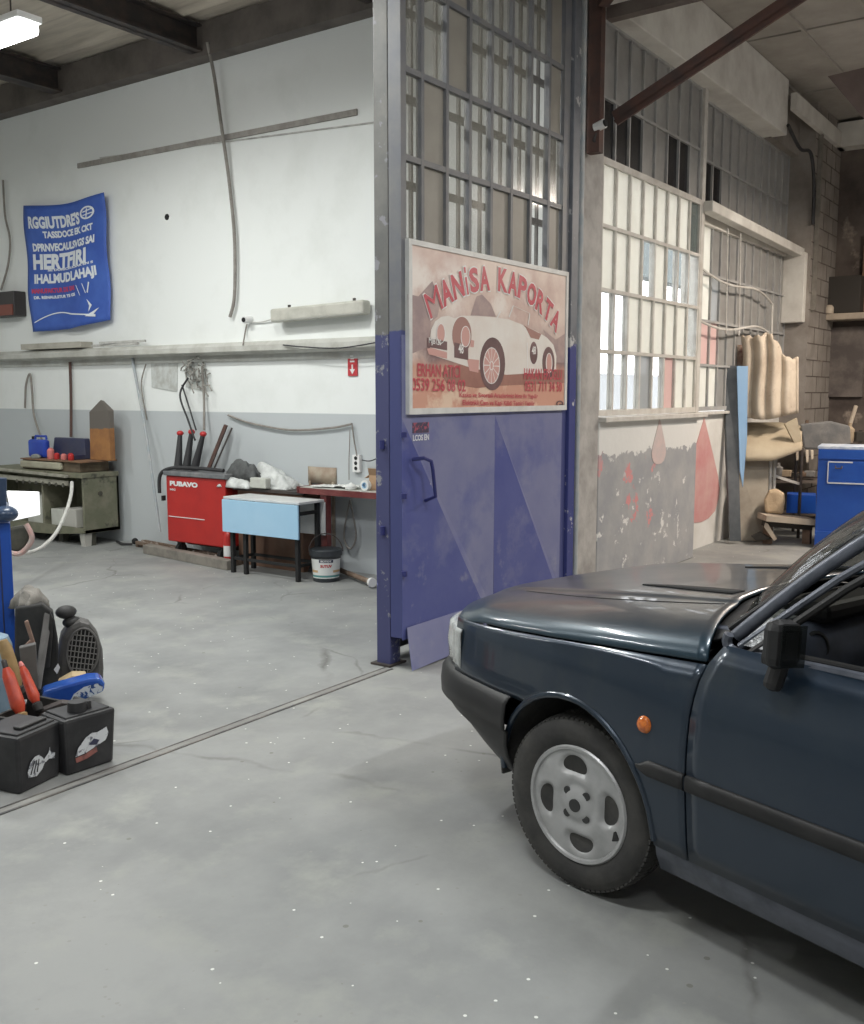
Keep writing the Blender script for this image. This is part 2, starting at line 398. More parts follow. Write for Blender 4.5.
struct(MB().box(7.13, 9.40, 3.36, 3.62, 1.37, 1.41).box(9.36, 12.6, 3.54, 3.75, 1.38, 1.41), 'trim_sill', 'cream_frame', bevel=.005)
# red painted drop on the white wall, small ghost of it on the peeling one
def drop_pts(cx, cz, hw, h, y):
    pts = [(0, .62), (.15, .42), (.30, .22), (.44, .02), (.5, -.12), (.48, -.22), (.38, -.33), (.2, -.385), (0, -.40)]
    full = pts+[(-a, b) for a, b in reversed(pts[1:-1])]
    return [(cx+a*2*hw, y, cz+b*h) for a, b in full]
mat('drop_red', (.55,.24,.24), (.62,.40,.37), scale=2.2, rough=.7, lo=.35, hi=.65)
tag(MB().prism(drop_pts(9.95, .69, .54, 1.06, 3.594), (0, .0055, 0)).build('painted_drop', 'drop_red', None), 'large faded red drop painted on the white low wall', 'painting')
tag(MB().prism(drop_pts(8.34, 1.13, .16, .40, 3.4155), (0, .004, 0)).build('painted_drop', mat('drop_faded', (.60,.47,.45), (.50,.44,.43), scale=8, rough=.8), None), 'small faded pink drop on the peeling grey wall', 'painting')
# outdoors seen through the clear panes
struct(MB().box(6.5, 40, 3.8, 30, -.3, -.15), 'ground_yard', 'outdoor_ground')
struct(MB().box(7.6, 30, 9.0, 9.3, -.15, 2.0), 'wall_yard', 'outdoor_grey')
struct(MB().box(7.6, 30, 7.0, 9.0, 4.05, 4.2).box(7.6, 30, 6.9, 7.0, 3.55, 4.25), 'canopy_yard', 'outdoor_dark')
# floor slot of the sliding gate
struct(MB().box(-3.9, 4.46, 3.425, 3.437, .0, .004).box(-3.9, 4.46, 3.478, 3.486, .0, .004), 'trim_track', mat('track_steel', (.10,.10,.10), (.22,.20,.18), scale=8, rough=.6, metal=.3))
struct(MB().box(-3.9, 4.46, 3.4375, 3.4775, .0, .002), 'trim_track_dirt', mat('track_dirt', (.22,.215,.205), (.30,.30,.28), scale=5, rough=.9))
# ledge along the white wall
lm = MB(); prof = [(0, 1.965), (.10, 1.965), (.14, 1.99), (.14, 2.04), (.11, 2.075), (0, 2.085)]
lm.prism([(6.78-a, 3.7, z) for a, z in prof], (0, 8.8, 0))
struct(lm, 'trim_ledge', 'ledge_concrete', smooth=True)
struct(MB().box(6.765, 6.78, 3.6, 12.5, 1.90, 1.965), 'trim_ledge_shadow', mat('ledge_shade', (.60,.61,.58), (.45,.44,.40), scale=3, rough=.9))  # strip toned grey to stand for the shade under the ledge
# skirting pipes on the floor by the wall
# ================================================================ WINDOWS
mat('pane_cream_mat', (.66,.645,.60)) 
pane('pane_cream', (.80,.79,.74), 0, .5, .40, (.72,.70,.65))
pane('pane_pink', (.72,.55,.52), 0, .5, .35)
pane('pane_grey', (.36,.355,.34), .0, .35, .10, (.27,.26,.25))
pane('pane_frost', (.42,.43,.43), .15, .4, .3)
pane('pane_clear', (.60,.65,.65), .86, .05)
pane('pane_dark', (.012,.012,.014), 0, .25)
pane('pane_green', (.12,.15,.14), .25, .1)
def window(name, xs, zs, fy, cells, fm, bw=.028, depth=.05, bend=None):
    """xs, zs: bar lines; cells[row][col] pane material or None (open hole)"""
    root = bpy.data.objects.new(name, None); COL.objects.link(root); root.location = ((xs[0]+xs[-1])/2, fy, zs[0]); tag(root, kind='structure')
    fr = MB(); y0, y1 = fy-depth/2, fy+depth/2
    for i, x in enumerate(xs):
        k = bw*(1.8 if i in (0, len(xs)-1) else 1)
        fr.box(x-k/2, x+k/2, y0, y1, zs[0], zs[-1])
    for i, z in enumerate(zs):
        k = bw*(1.8 if i in (0, len(zs)-1) else 1)
        fr.box(xs[0], xs[-1], y0-.004, y1+.004, z-k/2, z+k/2)
    fr.build('frame', fm, root)
    for r in range(len(zs)-1):
        for c in range(len(xs)-1):
            p = cells(r, c)
            if not p: continue
            MB().box(xs[c]+bw/2, xs[c+1]-bw/2, fy-.003, fy+.003, zs[r]+bw/2, zs[r+1]-bw/2).build('pane', p, root)
    return root
C, W_, D, G, P_, F_, K = 'pane_cream', 'pane_clear', 'pane_dark', 'pane_grey', 'pane_pink', 'pane_frost', 'pane_green'
xs1 = [7.215+.267*i for i in range(9)]
lay1 = [[W_,W_,W_,F_,W_,P_,C,C], [W_,W_,C,C,C,C,C,W_], [C,C,C,W_,C,W_,W_,W_], [C,C,C,C,C,C,C,K]]
window('window_1', xs1, [1.44,1.93,2.41,2.90,3.39], 3.50, lambda r, c: lay1[r][c], 'cream_frame')
lay2 = [[D,D,D,G,G,D,D,G], [G]*8]
window('window_2', xs1, [3.39,3.87,4.43], 3.52, lambda r, c: lay2[r][c], 'grey_frame', bw=.022)
xs2 = [9.45+.264*i for i in range(13)]
m2 = mat('window_grime', (.20,.19,.18), (.30,.29,.27), scale=2.5, rough=.4)
lay3 = [[F_,C,C]+[G]*9, [W_,P_,P_]+[G]*9, [C,C,F_]+[G]*9, [C,C]+[G]*10]
window('window_3', xs2, [1.44,1.88,2.32,2.78,3.28], 3.60, lambda r, c: lay3[r][c], 'grey_frame', bw=.024)
lay4 = [[D,D,D]+[G]*9, [G]*12]
window('window_4', xs2, [3.40,3.87,4.43], 3.62, lambda r, c: lay4[r][c], 'grey_frame', bw=.022)
struct(MB().box(9.355, 9.44, 3.47, 3.66, 1.40, 4.43), 'trim_mullion', 'cream_frame', bevel=.004)
struct(MB().bar((9.40, 3.44, 3.36), (12.85, 3.44, 3.28), .12, .10).box(12.50, 12.62, 3.34, 3.60, 2.45, 3.28).box(9.42, 12.65, 3.55, 3.68, 3.24, 3.44), 'trim_transom', 'dirty_white', bevel=.01)
# bent grille of white rods standing before window 3
g = MB()
for z0, z1 in ((2.80, 2.62), (2.30, 2.27)):
    pts = []
    for i in range(15):
        t = i/14; pts.append((9.44+2.36*t, 3.50-.05*math.sin(t*math.pi), z0+(z1-z0)*t-.05*math.sin(t*math.pi*2)))
    g.tube(pts, .012, 6)
g.tube([(11.80, 3.5, 2.62), (11.82, 3.5, 2.27)], .012, 6)
for x in (10.5, 10.1): g.tube([(x, 3.47, 3.25), (x, 3.45, 2.2)], .008, 6)
tag(g.build('bent_grille', 'cream_frame', None), 'bent pale rod grille fixed over the grimy windows beyond the mullion', 'grille')
# ================================================================ THE SLIDING GATE
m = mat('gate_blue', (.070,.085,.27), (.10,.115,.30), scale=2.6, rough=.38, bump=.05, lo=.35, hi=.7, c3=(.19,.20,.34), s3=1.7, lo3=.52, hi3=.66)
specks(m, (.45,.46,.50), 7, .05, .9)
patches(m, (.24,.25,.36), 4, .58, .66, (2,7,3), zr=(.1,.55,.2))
m = mat('gate_blue_pale', (.17,.18,.33), (.22,.23,.36), scale=2.6, rough=.45, bump=.05, lo=.35, hi=.7, c3=(.12,.135,.31), s3=2.2, lo3=.5, hi3=.66)  # paler facet tone: reflected light put into the colour, plus faded paint
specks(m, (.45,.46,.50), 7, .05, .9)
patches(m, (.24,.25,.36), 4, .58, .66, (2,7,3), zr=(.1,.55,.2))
mat('gate_grey', (.15,.155,.17), (.20,.20,.20), scale=6, rough=.5)
m = mat('post_two_tone', (.145,.145,.14), (.20,.195,.18), scale=5, rough=.6)
band(m, 'Z', 1.93, (.065,.07,.17), wob=.1)
patches(m, (.28,.28,.30), 9, .60, .64, (1,2,3))
pane('gate_glass_clear', (.34,.33,.29), .66, .2, .12)
pane('gate_glass_dusty', (.36,.34,.30), .05, .45, .2, (.31,.29,.255))
pane('gate_glass_none', (.9,.9,.9), .93, .05)
GX0, GX1 = 4.50, 6.47
gate = thing('sliding_gate', 'tall blue sheet-metal sliding gate with a barred glass upper half', 'gate', (5.5, 3.42, 0))
fr = MB()
fr.box(GX0, GX0+.05, 3.385, 3.47, .18, 4.95).box(GX1-.07, GX1+.02, 3.385, 3.44, .18, 4.95)
fr.box(GX0+.04, GX1-.06, 3.387, 3.44, 4.87, 4.94).box(GX0+.04, GX1-.06, 3.387, 3.44, 1.92, 1.96)
m = mat('gate_frame_two_tone', (.16,.165,.185), (.20,.20,.20), scale=6, rough=.5); band(m, 'Z', 1.95, (.06,.07,.20), wob=.05)
o = fr.build('frame', m, gate)
rail = MB()
for z in (2.43, 2.90, 3.37, 3.84, 4.31): rail.box(GX0+.03, GX1-.03, 3.392, 3.432, z-.016, z+.016)
rail.build('rail', 'gate_grey', gate)
gxs = [4.717+.2475*i for i in range(7)]
for x in gxs: MB().box(x-.014, x+.014, 3.39, 3.43, 1.96, 4.87).build('bar', 'gate_grey', gate)
cols = [GX0+.035]+gxs+[GX1-.07]
zz = [1.96,2.43,2.90,3.37,3.84,4.31,4.87]
opaque = {(0,2),(0,3),(0,5),(1,1),(1,4),(1,5),(1,7),(2,1),(3,2),(3,7),(4,2),(4,7),(5,3),(5,6)}
gone = {(1,6),(3,6)}
for r in range(6):
    for c in range(8):
        k = 'gate_glass_dusty' if (r, c) in opaque else ('gate_glass_none' if (r, c) in gone else 'gate_glass_clear')
        MB().box(cols[c]+.008, cols[c+1]-.008, 3.412, 3.416, zz[r]+.01, zz[r+1]-.01).build('glass_pane', k, gate)
# cross-creased sheets: each sheet folds along one diagonal
xm = 5.50; zt, zb, fy = 1.93, .17, 3.385
def sheet(x0, x1, za, zb_, xa, xb):
    """diagonal fold from the upper left corner (x0, za) down to (xb, zb_)"""
    lift = .014
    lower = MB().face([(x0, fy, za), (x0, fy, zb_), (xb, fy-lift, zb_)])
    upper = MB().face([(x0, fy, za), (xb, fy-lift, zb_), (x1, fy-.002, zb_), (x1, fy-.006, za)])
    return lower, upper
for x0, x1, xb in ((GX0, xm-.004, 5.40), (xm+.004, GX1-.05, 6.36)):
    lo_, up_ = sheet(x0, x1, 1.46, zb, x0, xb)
    o = lo_.build('sheet_panel', 'gate_blue', gate, solid=.004); up_.build('sheet_panel', 'gate_blue_pale', gate, solid=.004)
MB().box(GX0, GX1-.05, 3.383, 3.389, 1.46, 1.925).build('sheet_panel', 'gate_blue_pale', gate)
# pull handle: bent rod
hb = MB().tube([(4.58, 3.37, 1.22), (4.60, 3.30, 1.23), (4.655, 3.29, 1.21), (4.672, 3.29, 1.16), (4.70, 3.29, 1.00), (4.71, 3.37, .97)], .011, 8)
hb.build('handle', mat('gate_dark_blue', (.03,.035,.15), rough=.4), gate, smooth=True)
# loose kick flap hanging below
MB().add([(4.53, 3.375, .24), (6.42, 3.375, .24), (6.42, 3.30, .04), (4.48, 3.30, .005)], [(0, 1, 2, 3)]).build('kick_flap', 'gate_blue_pale', gate, solid=.004)
st = MB().box(4.60, 4.76, 3.380, 3.383, 1.37, 1.43).build('sticker', mat('sticker_dark', (.07,.06,.10), (.45,.10,.14), scale=30, rough=.4, lo=.5, hi=.56), gate)
tx = MB(); put_text(tx, 'LCOS EN', (4.60, 3.380, 1.325), (1,0,0), (0,0,1), .16, .035, .03, .001); tx.build('sticker_lettering', mat('letter_pale', (.75,.76,.80), rough=.5), gate, fix=False)
# hinge-like slide keepers along the leading edge
for z in (.55, 1.0, 1.35): MB().cyl((4.50, 3.37, z), (4.50, 3.37, z+.03), .018, seg=10).build('keeper', 'gate_dark_blue', gate)
# rear leaf of the same gate, bars only half covered
rear = thing('rear_gate_leaf', 'dark second gate leaf of thin bars standing just behind the blue gate', 'gate', (5.5, 3.60, 0))
fr = MB().box(4.62, 4.66, 3.585, 3.62, .05, 4.9).box(6.62, 6.66, 3.585, 3.62, .05, 4.9).box(4.62, 6.66, 3.585, 3.62, 4.86, 4.9).box(4.62, 6.66, 3.585, 3.62, .05, .10)
fr.build('frame', mat('rear_bar', (.09,.088,.08), (.13,.12,.11), scale=9, rough=.7), rear)
for z in (2.43-.10, 2.90-.08, 3.37-.06, 3.84-.05, 4.31-.05): MB().box(4.64, 6.64, 3.59, 3.615, z-.022, z+.022).build('rail', 'rear_bar', rear)
for i in range(7): MB().box(4.885+.2535*i-.011, 4.885+.2535*i+.011, 3.59, 3.61, 1.9, 4.86).build('bar', 'rear_bar', rear)
MB().box(4.64, 6.64, 3.595, 3.60, .10, 1.90).build('sheet_panel', 'gate_blue', rear)
# leading post
post = thing('gate_post', 'tall square steel gate post, grey above and scuffed blue below', 'post', (4.55, 3.53, 0))
MB().box(4.50, 4.60, 3.475, 3.575, 0, 5.0).build('post_tube', 'post_two_tone', post, bevel=.004)
MB().box(4.47, 4.63, 3.455, 3.60, 0, .012).build('base_plate', 'steel_dark', post)
for z in (1.28, .78):
    MB().cyl((4.49, 3.52, z), (4.49, 3.52, z+.05), .016, seg=10).build('hinge', 'gate_dark_blue', post)
# trailing guide post and conduit at the column
gp = thing('guide_post', 'slim steel guide channel at the right end of the gate, blue below grey', 'post', (6.56, 3.42, 0))
m = mat('guide_two_tone', (.17,.18,.20), (.13,.14,.16), scale=6, rough=.5); band(m, 'Z', 1.95, (.045,.055,.20), wob=.1); patches(m, (.5,.5,.5), 8, .6, .64)
MB().box(6.50, 6.60, 3.36, 3.46, 0, 5.0).build('channel', m, gp, bevel=.004)
MB().box(6.60, 6.64, 3.39, 3.43, 0, 5.0).build('fin', 'guide_two_tone', gp)
o = MB().cyl((6.70, 3.395, 0), (6.70, 3.395, 4.9), .022, seg=12).build('conduit_pipe', mat('conduit_grey', (.33,.37,.40), (.45,.45,.44), scale=9, rough=.5), None, smooth=True)
tag(o, 'vertical pale grey conduit beside the right end of the gate', 'pipe')
# ---------------------------------------------------------------- sign board
sg = thing('sign_board', 'white-framed picture sign of a vintage roadster hung on the gate', 'sign', (5.52, 3.36, 1.47))
SX0, SX1, SZ0, SZ1 = 4.535, 6.45, 1.478, 2.455
MB().box(SX0+.02, SX1-.02, 3.3665, 3.380, SZ0+.02, SZ1-.02).build('backing', 'grey_frame', sg)
fr = MB().box(SX0+.001, SX1-.001, 3.356, 3.383, SZ0, SZ0+.035).box(SX0+.001, SX1-.001, 3.356, 3.383, SZ1-.03, SZ1).box(SX0, SX0+.03, 3.355, 3.384, SZ0+.001, SZ1-.001).box(SX1-.03, SX1, 3.355, 3.384, SZ0+.001, SZ1-.001)
fr.build('frame', mat('sign_frame', (.72,.72,.70), (.60,.60,.58), scale=6, rough=.4), sg)
m = mat('poster_print', (.80,.66,.58), (.52,.33,.30), scale=1.6, rough=.35, lo=.42, hi=.66)
patches(m, (.88,.80,.74), 1.9, .50, .62, (4,0,1), zr=(.55,.9,.08))
patches(m, (.28,.19,.19), 1.3, .36, .5, (7,0,3), zr=(.22,.52,.09))
band(m, 'Z', .30, (.66,.36,.27), wob=.16, soft=.03)
patches(m, (.80,.60,.46), 4, .5, .6, (1,0,0), zr=(-.1,.22,.06))
FYS = 3.3635
MB().box(SX0+.03, SX1-.025, FYS, 3.366, SZ0+.03, SZ1-.025).build('print', m, sg)
def SP(zx, zy, lift=0):
    p = gy(380+zx/3.927, 220+zy/3.927, FYS); return Vector((p.x, FYS-.0012-lift, p.z))
def spoly(mb, pts, lift=0): return mb.face([SP(a, b, lift) for a, b in pts])
def sell(mb, cx, cy, rx, ry, lift=0, n=28): return spoly(mb, [(cx+rx*math.cos(2*math.pi*k/n), cy+ry*math.sin(2*math.pi*k/n)) for k in range(n)], lift)
def sring(mb, cx, cy, rx, ry, t, lift=0, n=28):
    for k in range(n):
        a, b = 2*math.pi*k/n, 2*math.pi*(k+1)/n
        spoly(mb, [(cx+rx*math.cos(a), cy+ry*math.sin(a)), (cx+rx*math.cos(b), cy+ry*math.sin(b)), (cx+(rx-t)*math.cos(b), cy+(ry-t)*math.sin(b)), (cx+(rx-t)*math.cos(a), cy+(ry-t)*math.sin(a))], lift)
mat('print_cream', (.84,.80,.75), (.78,.70,.64), scale=3, rough=.35); mat('print_dark', (.16,.10,.10), (.24,.15,.15), scale=6, rough=.35)
mat('print_brown', (.42,.24,.21), rough=.35); mat('print_red', (.56,.09,.12), (.60,.16,.18), scale=5, rough=.35); mat('print_white', (.86,.84,.82), rough=.35)
mat('print_shadow', (.34,.17,.14), (.45,.24,.19), scale=4, rough=.35); mat('print_rose', (.66,.38,.34), rough=.35)
q = MB(); spoly(q, [(108,290),(150,300),(205,240),(235,330),(225,380),(200,400),(185,500),(112,530)]); spoly(q, [(355,375),(378,300),(400,292),(435,330),(455,380)])
spoly(q, [(640,430),(690,470),(735,440),(735,560),(690,560)]); q.build('print_trees', mat('print_trees', (.36,.27,.27), (.52,.39,.36), scale=5, rough=.35), sg)
q = MB(); spoly(q, [(240,600),(330,560),(450,600),(650,585),(735,590),(735,640),(480,650),(380,660),(260,640)], .0004); q.build('print_ground_shade', 'print_shadow', sg)
q = MB(); spoly(q, [(195,470),(200,430),(216,398),(240,380),(268,376),(292,386),(318,376),(350,376),(380,376),(450,382),(505,390),(560,412),(620,440),(655,462),(680,490),(692,535),(690,588),(655,600),(560,604),(495,608),(400,590),(340,575),(270,552),(196,528)], .0008)
q.build('print_car_body', 'print_cream', sg)
q = MB(); spoly(q, [(560,412),(572,425),(590,462),(622,470),(632,448)], .0016); sell(q, 320,452,38,72,.0014); q.build('print_cockpit', 'print_brown', sg)
q = MB(); sell(q, 440,565,50,104,.0016); sell(q, 660,560,24,62,.0016); sell(q, 602,522,15,44,.0018); spoly(q, [(183,462),(262,478),(262,512),(183,498)], .002); spoly(q, [(290,480),(345,495),(345,550),(290,540)], .002); q.build('print_tyres', 'print_dark', sg)
q = MB(); sell(q, 436,572,33,72,.0024); sell(q, 662,562,13,40,.0024); sell(q, 237,446,18,40,.002); sell(q, 334,458,19,42,.0022); q.build('print_wheels', 'print_rose', sg)
q = MB()
for cx, cy, rx, ry in ((436,572,33,72), (662,562,13,40), (237,446,18,40), (334,458,19,42), (436,572,8,18)): sring(q, cx, cy, rx, ry, 3, .0030)
for k in range(12):
    a = 2*math.pi*k/12; spoly(q, [(436+6*math.cos(a), 572+14*math.sin(a)), (436+31*math.cos(a), 572+70*math.sin(a)), (436+31*math.cos(a+.06), 572+70*math.sin(a+.06)), (436+6*math.cos(a+.2), 572+14*math.sin(a+.2))], .0029)
for a, b in (((503,380),(520,335)), ((520,335),(585,365)), ((585,365),(578,412)), ((455,385),(470,358)), ((575,480),(577,600))):
    spoly(q, [a, b, (b[0]+3, b[1]+3), (a[0]+3, a[1]+3)], .0025)
q.build('print_chrome', 'print_white', sg)
q = MB(); spoly(q, [(183,505),(200,502),(262,520),(262,545),(190,528)], .0015); spoly(q, [(340,545),(388,550),(385,600),(350,592)], .0015); spoly(q, [(355,470),(368,474),(366,500),(352,498)], .0026); q.build('print_bumper', 'print_rose', sg)
q = MB()
def ptext(mb, s, zx0, zy0, zx1, zy1, h, bold=.02, lift=.003):
    """text between two baseline pixels, h = cap height in metres"""
    a = SP(zx0, zy0); b_ = SP(zx1, zy1); d = b_-a
    put_text(mb, s, (a.x, FYS-.001, a.z), (1, 0, d.z/d.x), (0, 0, 1), d.length, h, bold, lift)
ptext(q, 'MJB120', 190, 490, 238, 500, .045, .02); ptext(q, '48', 306, 523, 326, 526, .06, .03); ptext(q, '48', 594, 528, 610, 528, .055, .03); q.build('print_numbers', 'print_white', sg, fix=False)
# arched title, letter by letter
A, B, Cc = SP(196, 392), SP(425, 278), SP(690, 448)
def circ(a, b, c):
    ax, ay, bx, by, cx_, cy_ = a.x, a.z, b.x, b.z, c.x, c.z
    d = 2*(ax*(by-cy_)+bx*(cy_-ay)+cx_*(ay-by))
    ux = ((ax**2+ay**2)*(by-cy_)+(bx**2+by**2)*(cy_-ay)+(cx_**2+cy_**2)*(ay-by))/d
    uz = ((ax**2+ay**2)*(cx_-bx)+(bx**2+by**2)*(ax-cx_)+(cx_**2+cy_**2)*(bx-ax))/d
    return ux, uz, math.hypot(ax-ux, ay-uz)
ux, uz, ur = circ(A, B, Cc)
a0 = math.atan2(A.z-uz, A.x-ux); a1 = math.atan2(Cc.z-uz, Cc.x-ux)
title = 'MAN\u0131SA KAPORTA'; wd = [1.35,1.05,1.1,.5,.95,1.05,.75,1.05,1.05,1,1.1,1,1,1.05]; tot = sum(wd); acc = 0
red = MB(); halo = MB()
for ch, k in zip(title, wd):
    t = a0+(a1-a0)*(acc+k/2)/tot; acc += k
    if ch == ' ': continue
    c = Vector((ux+ur*math.cos(t), FYS-.001, uz+ur*math.sin(t))); up = Vector((math.cos(t), 0, math.sin(t))); xa = Vector((math.sin(t), 0, -math.cos(t)))
    wl = abs(a1-a0)*ur*k/tot*.93; h = .150
    if ch == '\u0131':
        for mb, g_, l in ((red, 0, .0042), (halo, .009, .0036)):
            for z0, z1 in ((0, .105), (.13, .165)):
                for sgn in (1,):
                    p = c+Vector((0, -l, 0)); e = wl*.38/2+g_
                    mb.face([p-xa*e+up*(z0-g_), p+xa*e+up*(z0-g_), p+xa*e+up*(z1+g_), p-xa*e+up*(z1+g_)])
        continue
    put_text(red, ch, c+up*h*.5, xa, up, wl*1.04, h, .0 if ch == 'M' else .04, .0042, True)
    put_text(halo, ch, c+up*h*.5, xa, up, wl+.016, h+.016, .0 if ch == 'M' else .055, .0036, True)
halo.build('title_outline', 'print_white', sg, fix=False); red.build('title_lettering', 'print_red', sg, fix=False)
for s_, x0, y0, x1, y1, h in (('ERHAN ATICI', 145, 614, 312, 620, .075), ('0539 256 08 02', 122, 671, 334, 675, .075), ('HAKAN EROGLU', 563, 626, 712, 628, .075), ('0531 711 34 50', 566, 673, 712, 675, .07),
                           ('Kasko ve Sigortali Araclarimiz Itina ile Yapilir', 310, 702, 618, 706, .040), ('Elektrikli Cam ve Kapi Kilidi Tamiri Yapilir', 322, 733, 605, 735, .042)):
    l = MB(); ptext(l, s_, x0, y0, x1, y1, h, .018, .0040); l.build('lettering', 'print_red', sg, fix=False)
q = MB(); sring(q, 704, 722, 14, 13, 5, .003); spoly(q, [(700,722),(716,722),(716,728),(700,728)], .003); q.build('maker_mark', 'print_dark', sg)
# ================================================================ STEELWORK, LAMPS AND CABLES OVERHEAD
tag(MB().box(6.78, 6.85, 3.30, 3.40, 3.34, 5.0).build('bracket_post', 'rust_brown', None), 'rust-brown steel post high up on the concrete column', 'post')
tag(MB().bar((6.95, 3.26, 3.60), (6.95, .25, 4.95), .02, .11, up=(0,0,1)).bar((6.98, 3.26, 3.58), (6.98, .25, 4.93), .08, .02).build('diagonal_brace', 'rust_brown', None), 'brown angle-iron brace rising diagonally from the column to the ceiling', 'brace')
tag(MB().bar((6.90, 3.30, 4.32), (6.90, -4.9, 4.42), .09, .09).build('tie_beam', mat('brown_grey_steel', (.17,.14,.12), (.11,.08,.07), scale=5, rough=.7), None), 'brown-grey steel tie beam running from the column over the hall', 'beam')
tag(MB().bar((6.75, 3.28, 4.36), (5.2, 1.2, 4.95), .08, .08).build('knee_brace', 'rust_brown', None), 'short dark brace above the brown-grey tie beam', 'brace')
cm = thing('security_camera', 'small white camera on a dark bracket at the foot of the brown post', 'camera', (7.0, 3.22, 3.55))
c0 = gx(599, 126, 6.80); MB().cyl(c0+Vector((0, .03, -.01)), c0+Vector((-.01, -.05, .01)), .034, seg=16).build('housing', mat('white_plastic', (.75,.75,.74), rough=.35), cm, smooth=True)
MB().cyl(c0+Vector((-.012, -.062, .012)), c0+Vector((-.011, -.050, .01)), .026, seg=16).build('lens', 'gap_dark', cm)
MB().tube([c0+Vector((0,0,-.02)), c0+Vector((-.02,.03,-.10)), (6.82, 3.31, c0.z-.14)], .014, 8).build('bracket', 'steel_dark', cm, smooth=True)
# hung steel plate
a, b_, c_ = gy(829, 80, 2.0), gy(900, 66, 2.0), gy(868, 128, 1.9)
tag(MB().prism([(7.95, 2.02, 3.93), (7.95, .2, 4.05), (7.95, .2, 3.0), (7.95, 1.70, 3.52)], (.05, 0, .0)).build('hanging_plate', mat('plate_brown', (.10,.07,.06), (.14,.10,.085), scale=4, rough=.7), None), 'dark brown steel plate hanging from the hall ceiling', 'plate')
tag(MB().cyl((7.97, 1.6, 3.98), (7.97, 1.6, 5.01), .01).cyl((7.97, .5, 4.04), (7.97, .5, 5.01), .01).build('hanger_rod', 'steel_dark', None), 'pair of thin rods carrying the brown hanging plate', 'rod')
# fluorescent battens
mat('tube_glow', (1, 1, 1), emit=14); mat('lamp_white', (.8,.8,.78), rough=.4)
def batten(i, x, y, z, ax):
    r = thing('ceiling_lamp', ['lit tube lamp over the left bay, the one seen at the upper left corner', 'lit lamp of the left bay close behind the gate line', 'lit lamp in the middle of the left bay', 'lit lamp deep in the left bay near its back wall',
        'lit hall lamp above the foreground floor', 'lit hall lamp above the dark blue car', 'lit hall lamp far left of the car', 'lit warm hall lamp right of the car', 'lit warm lamp over the far clutter'][i], 'lamp', (x, y, z), 0 if ax == 'x' else math.pi/2, 'lit ceiling lamps')
    MB().box(-.63, .63, -.10, .10, .02, .07).build('housing', 'lamp_white', r, world=False, bevel=.008)
    MB().box(-.62, .62, -.085, .085, -.065, .018).build('diffuser', 'tube_glow', r, world=False, bevel=.03)
    for s in (-1, 1): MB().cyl((s*.4, 0, .06), (s*.4, 0, 5.0-z), .006, seg=6).build('hanger', 'steel_dark', r, world=False)
for i, (x, y, z, ax, pw, c) in enumerate(FITTINGS): batten(i, x, y, z, ax)
# ================================================================ ON THE WHITE WALL
WX = 6.78
def cable(name, pts, r, m, label, cat='cable', n=8, parent=None, group=None):
    return tag(MB().tube(spline(pts, n), r, 8).build(name, m, None, smooth=True), label, cat, group)
mat('cable_grey', (.22,.20,.18), (.30,.28,.25), scale=12, rough=.7); mat('cable_black', (.03,.03,.032), rough=.6); mat('cable_pale', (.55,.55,.52), rough=.5)
P = lambda u, v, d=.04: gx(u, v, WX-d)
cable('hanging_cable', [(6.60, gx(207,35,6.6).y, 4.80), P(214,75,.10), P(222,130,.07), P(229,180), P(234,230), P(235,270), P(234,300), P(230,317)], .016, 'cable_grey', 'long grey cable hanging from the roof beam down the white wall')
cable('wall_cable', [P(3,180), P(5,215), P(10,240), P(8,265), P(1,290)], .012, 'cable_grey', 'thin cable hanging on the wall at the left edge of the view')
tag(MB().bar(P(78,166,.012), P(357,112,.012), .02, .05).build('wall_groove', mat('groove_grey', (.36,.34,.31), (.26,.24,.22), scale=10, rough=.9), None), 'long grey chased strip climbing across the upper white wall', 'strip')
tag(MB().bar(P(100,158,.008), P(378,122,.008), .01, .012).build('wall_crack', 'plaster_patch', None), 'thin broken plaster crack just under the grey chased strip', 'crack')
tag(MB().ball(P(167,217,.0), .035, (.3,1,.9), 10, 6).build('wall_hole', 'gap_dark', None), 'small dark hole in the white wall right of the blue banner', 'hole')
# banner
bn = thing('banner', 'blue cloth banner with white lettering hung high on the white wall', 'banner', P(70,330,.05))
mb = MB(); TL, TR, BL, BR = P(26,206,.05), P(107,193,.05), P(36,332,.05), P(112,320,.05)
def BP(s, t, lift=0):
    p = (TL*(1-s)+TR*s)*(1-t)+(BL*(1-s)+BR*s)*t
    p.z -= .05*math.sin(s*math.pi)*(1-t) ; p.z -= .03*(1-abs(2*s-1))*t
    p.x -= .03+.02*math.sin(s*9+t*2)+.012*math.sin(t*11+s*3)+lift
    return p
mb.grid([[BP(s/24, t/24) for s in range(25)] for t in range(25)])
mb.build('cloth', mat('banner_blue', (.04,.10,.42), (.06,.14,.50), scale=3, rough=.6), bn, smooth='all', solid=.004)
def btext(mb, s, u0, t0, u1, t1):
    """text warped to the cloth; (u, t) fractions"""
    me = text_mesh(s, .05); xs = [v.co.x for v in me.vertices]; ys = [v.co.y for v in me.vertices]; a, b, c, d = min(xs), max(xs), min(ys), max(ys)
    mb.add([BP(u0+(u1-u0)*(v.co.x-a)/(b-a), t1+(t0-t1)*(v.co.y-c)/(d-c), .008) for v in me.vertices], [tuple(p.vertices) for p in me.polygons]); bpy.data.meshes.remove(me)
q = MB()
for s_, u0, t0, u1, t1 in (('RGGIUTDRE\'S', .08,.085,.70,.185), ('TASSDOCE EK CKT', .24,.205,.86,.26), ('DPRNVECAULSVGS SAI', .10,.30,.88,.365), ('HERTFIRI', .09,.385,.78,.51), ('IHALMUDLAHAJI', .10,.545,.88,.645)):
    btext(q, s_, u0, t0, u1, t1)
q.build('lettering', mat('banner_white', (.78,.82,.86), rough=.6), bn, fix=False)
